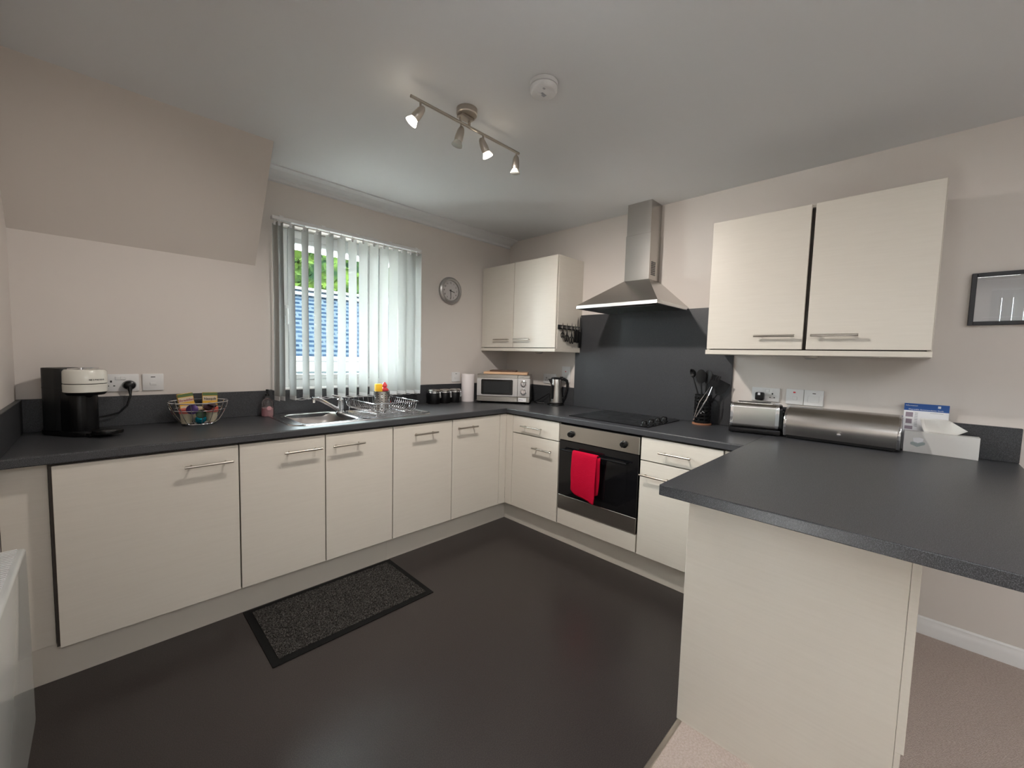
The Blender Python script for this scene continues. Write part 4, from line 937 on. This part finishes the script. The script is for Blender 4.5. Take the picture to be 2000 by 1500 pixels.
b = B(); b.prism([(y, z) for y, z in rrect(.010, .140, .03, .172, .026, 6)], Lt-.013, Lt+.004, 'x', bev=.003); part('end_cap', b, 'black', ts, w=False)
b = B(); b.box(.045, Lt-.05, .040, .062, .1755, .1775); b.box(.045, Lt-.05, .086, .108, .1755, .1775); part('bread_slot', b, 'ink', ts, w=False)
b = B(); b.box(.04, Lt-.045, .034, .038, .175, .1805, .001); b.box(.04, Lt-.045, .110, .114, .175, .1805, .001); part('slot_trim', b, 'chrome', ts, w=False)
b = B(); b.box(Lt+.003, Lt+.018, .06, .09, .12, .135, .003); part('lever', b, 'black', ts, w=False)
# ------------------------------------------------------------------ bread bin
bb = thing('bread_bin', 'stainless steel roll-top bread bin on the worktop', 'bread bin', (-.09, -2.59, WT))
def bprof(k=1.0):
    pts = [(-.165, .012), (-.172, .035)]
    for i in range(9):
        a = math.radians(188-100*i/8); pts.append((-.075+.105*math.cos(a)*1.0, .075+.100*math.sin(a)))
    pts += [(-.016, .168), (-.014, .012)]
    return [(-.09+(x+.09)*k, WT+.005+(z-.005-.08)*k+.08) for x, z in pts]
b = B(); b.prism(bprof(.985), -2.822, -2.362, 'y'); part('body', b, 'steelh', bb)
b = B(); b.prism(bprof(1.0), -2.368, -2.356, 'y', bev=.002); part('end_rim', b, 'chrome', bb)
b = B(); b.prism(bprof(1.0), -2.828, -2.816, 'y', bev=.002); part('end_rim', b, 'chrome', bb)
b = B(); b.prism([(x-.0028 if x < -.02 else x, z+.0012) for x, z in bprof(.985)[1:9]]+[(x, z) for x, z in reversed(bprof(.975)[1:9])], -2.815, -2.37, 'y'); ld = part('roll_lid', b, 'steel', bb)
b = B(); b.box(-.166, -.015, -2.815, -2.37, WT+.003, WT+.02, .002); part('base', b, 'black', bb)
b = B(); b.lat((-.178, -2.60, WT+.055), (-1, 0, .05), [(.004, 0), (.004, .008), (.009, .011), (.009, .017), (.006, .02), (0, .021)], 16); part('knob', b, 'chrome', ld)
for y in (-2.80, -2.38):
    for x in (-.15, -.03): b = B(); b.cyl((x, y, WT), (x, y, WT+.006), .008, n=10); part('foot', b, 'black', bb)
# ------------------------------------------------------------------ tissue box and booklet
tx = thing('tissue_box', 'plain white box of tissues with one pulled up, right of bread bin', 'tissue box', (-.047, -2.955, WT))
b = B(); b.box(-.078, -.022, -3.083, -2.838, WT, WT+.101, .001); part('carton', b, 'card', tx)
def rp(name, pts, m, d=.0784, par=tx):
    b = B(); v = [b.bm.verts.new((-d, -s, WT+z)) for s, z in pts]; b.bm.faces.new(v); v = [b.bm.verts.new((-d+.0003, -s, WT+z)) for s, z in pts]; b.bm.faces.new(v); return part(name, b, m, par)
S0 = 2.862
rp('printed_emblem', [(S0, .048), (S0+.024, .058), (S0+.050, .052), (S0+.050, .042), (S0+.024, .028), (S0, .038)], 'tealink')
rp('printed_emblem', [(S0+.006, .050), (S0+.024, .058), (S0+.045, .053), (S0+.024, .043)], 'tealink2', .0786)
rp('printed_emblem', [(S0+.01, .052), (S0+.008, .070), (S0+.028, .074), (S0+.044, .070), (S0+.042, .056), (S0+.026, .048)], 'whiteink', .0788)
b = B(); rows = []
for j in range(9):
    v_ = j/8; row = []
    for i in range(13):
        u = i/12
        y = -(2.905+.105*u+v_*(.052*u-.018)); z = WT+.098+.072*v_*(1-.55*max(0, u-.62)/.38)*(1-.25*abs(u-.35))
        x = -.052+.010*math.sin(u*9+v_*2)*(.3+v_)+.004*math.sin(u*23)*v_
        row.append(b.bm.verts.new((x, y, z)))
    rows.append(row)
for p, q in zip(rows, rows[1:]):
    for i in range(12): b.bm.faces.new((p[i], p[i+1], q[i+1], q[i]))
tt = part('tissue', b, 'paper', tx); tt.modifiers.new('thick', 'SOLIDIFY').thickness = .0008
bk = thing('booklet', 'white and blue booklet propped against the wall behind the tissue box', 'booklet', (-.012, -2.9, WT))
b = B(); b.box(-.016, -.0095, -2.983, -2.829, WT, WT+.232, .0004); part('cover', b, 'whiteink', bk)
b = B(); b.box(-.0166, -.0158, -2.983, -2.829, WT+.197, WT+.232); part('blue_header', b, 'blue', bk)
text('print', 'Information', .009, (-.0168, -2.834, WT+.219), (0, -1, 0), (0, 0, 1), 'whiteink', bk)
text('print', 'Disposable Accommodation Guide', .0085, (-.0168, -2.845, WT+.2005), (0, -1, 0), (0, 0, 1), 'whiteink', bk)
b = B(); b.box(-.0168, -.016, -2.955, -2.945, WT+.215, WT+.226, .0002); part('logo', b, 'whiteink', bk)
b = B()
for (s0, s1, z0, z1) in ((2.836, 2.862, .165, .188), (2.838, 2.860, .132, .155), (2.836, 2.864, .104, .120)): b.box(-.0164, -.0158, -s1, -s0, WT+z0, WT+z1)
part('printed_photo', b, 'mauveink', bk, kind='stuff')
b = B()
for k in range(9): b.box(-.0164, -.0158, -2.879, -2.868, WT+.12+.008*k, WT+.1225+.008*k)
b.box(-.0164, -.0158, -2.965, -2.92, WT+.189, WT+.1905); part('printed_lines', b, 'greyink', bk)
# ------------------------------------------------------------------ mat
mt_ = thing('floor_mat', 'dark grey rubber-edged mat on the floor in front of the sink', 'mat', (-1.965, -.795, 0))
b = B(); b.prism([(-2.367, -1.043), (-1.567, -1.037), (-1.568, -.545), (-2.369, -.545)], .0, .004, 'z', bev=.0015); part('rubber_border', b, 'matrub', mt_)
b = B(); b.box(-2.335, -1.60, -1.006, -.578, .004, .0075)
bm = b.bm
for i in range(15000):
    x = random.uniform(-2.334, -1.601); y = random.uniform(-1.005, -.579); h = random.uniform(.003, .0065); r = .0026; a = random.uniform(0, 2*PI)
    tipx, tipy = x+random.uniform(-.002, .002), y+random.uniform(-.002, .002)
    vs = [bm.verts.new((x+r*math.cos(a+2*PI*k/3), y+r*math.sin(a+2*PI*k/3), .0074)) for k in range(3)]; tpv = bm.verts.new((tipx, tipy, .0074+h))
    for k in range(3): bm.faces.new((vs[k], vs[(k+1) % 3], tpv))
part('pile', b, 'pile', mt_, kind='stuff', smooth=False)
# ------------------------------------------------------------------ panel heater on the left wall
ht = thing('panel_heater', 'white electric panel heater on the left wall', 'heater', (-3.06, -1.5, .2))
b = B(); b.box(-3.09, -3.0, -1.90, -1.062, .20, .735, .008, 3); part('casing', b, 'heater', ht)
b = B(); b.box(-3.082, -3.016, -1.885, -1.078, .7352, .7375); part('grille_recess', b, 'greyink', ht)
for k in range(60):
    y = -1.08-.0135*k; b = B(); b.box(-3.083, -3.015, y-.007, y, .736, .7405); part('grille_bar', b, 'white', ht)
b = B(); b.box(-3.11, -3.088, -1.75, -1.70, .25, .7); b.box(-3.11, -3.088, -1.26, -1.21, .25, .7); part('wall_bracket', b, 'white', ht)
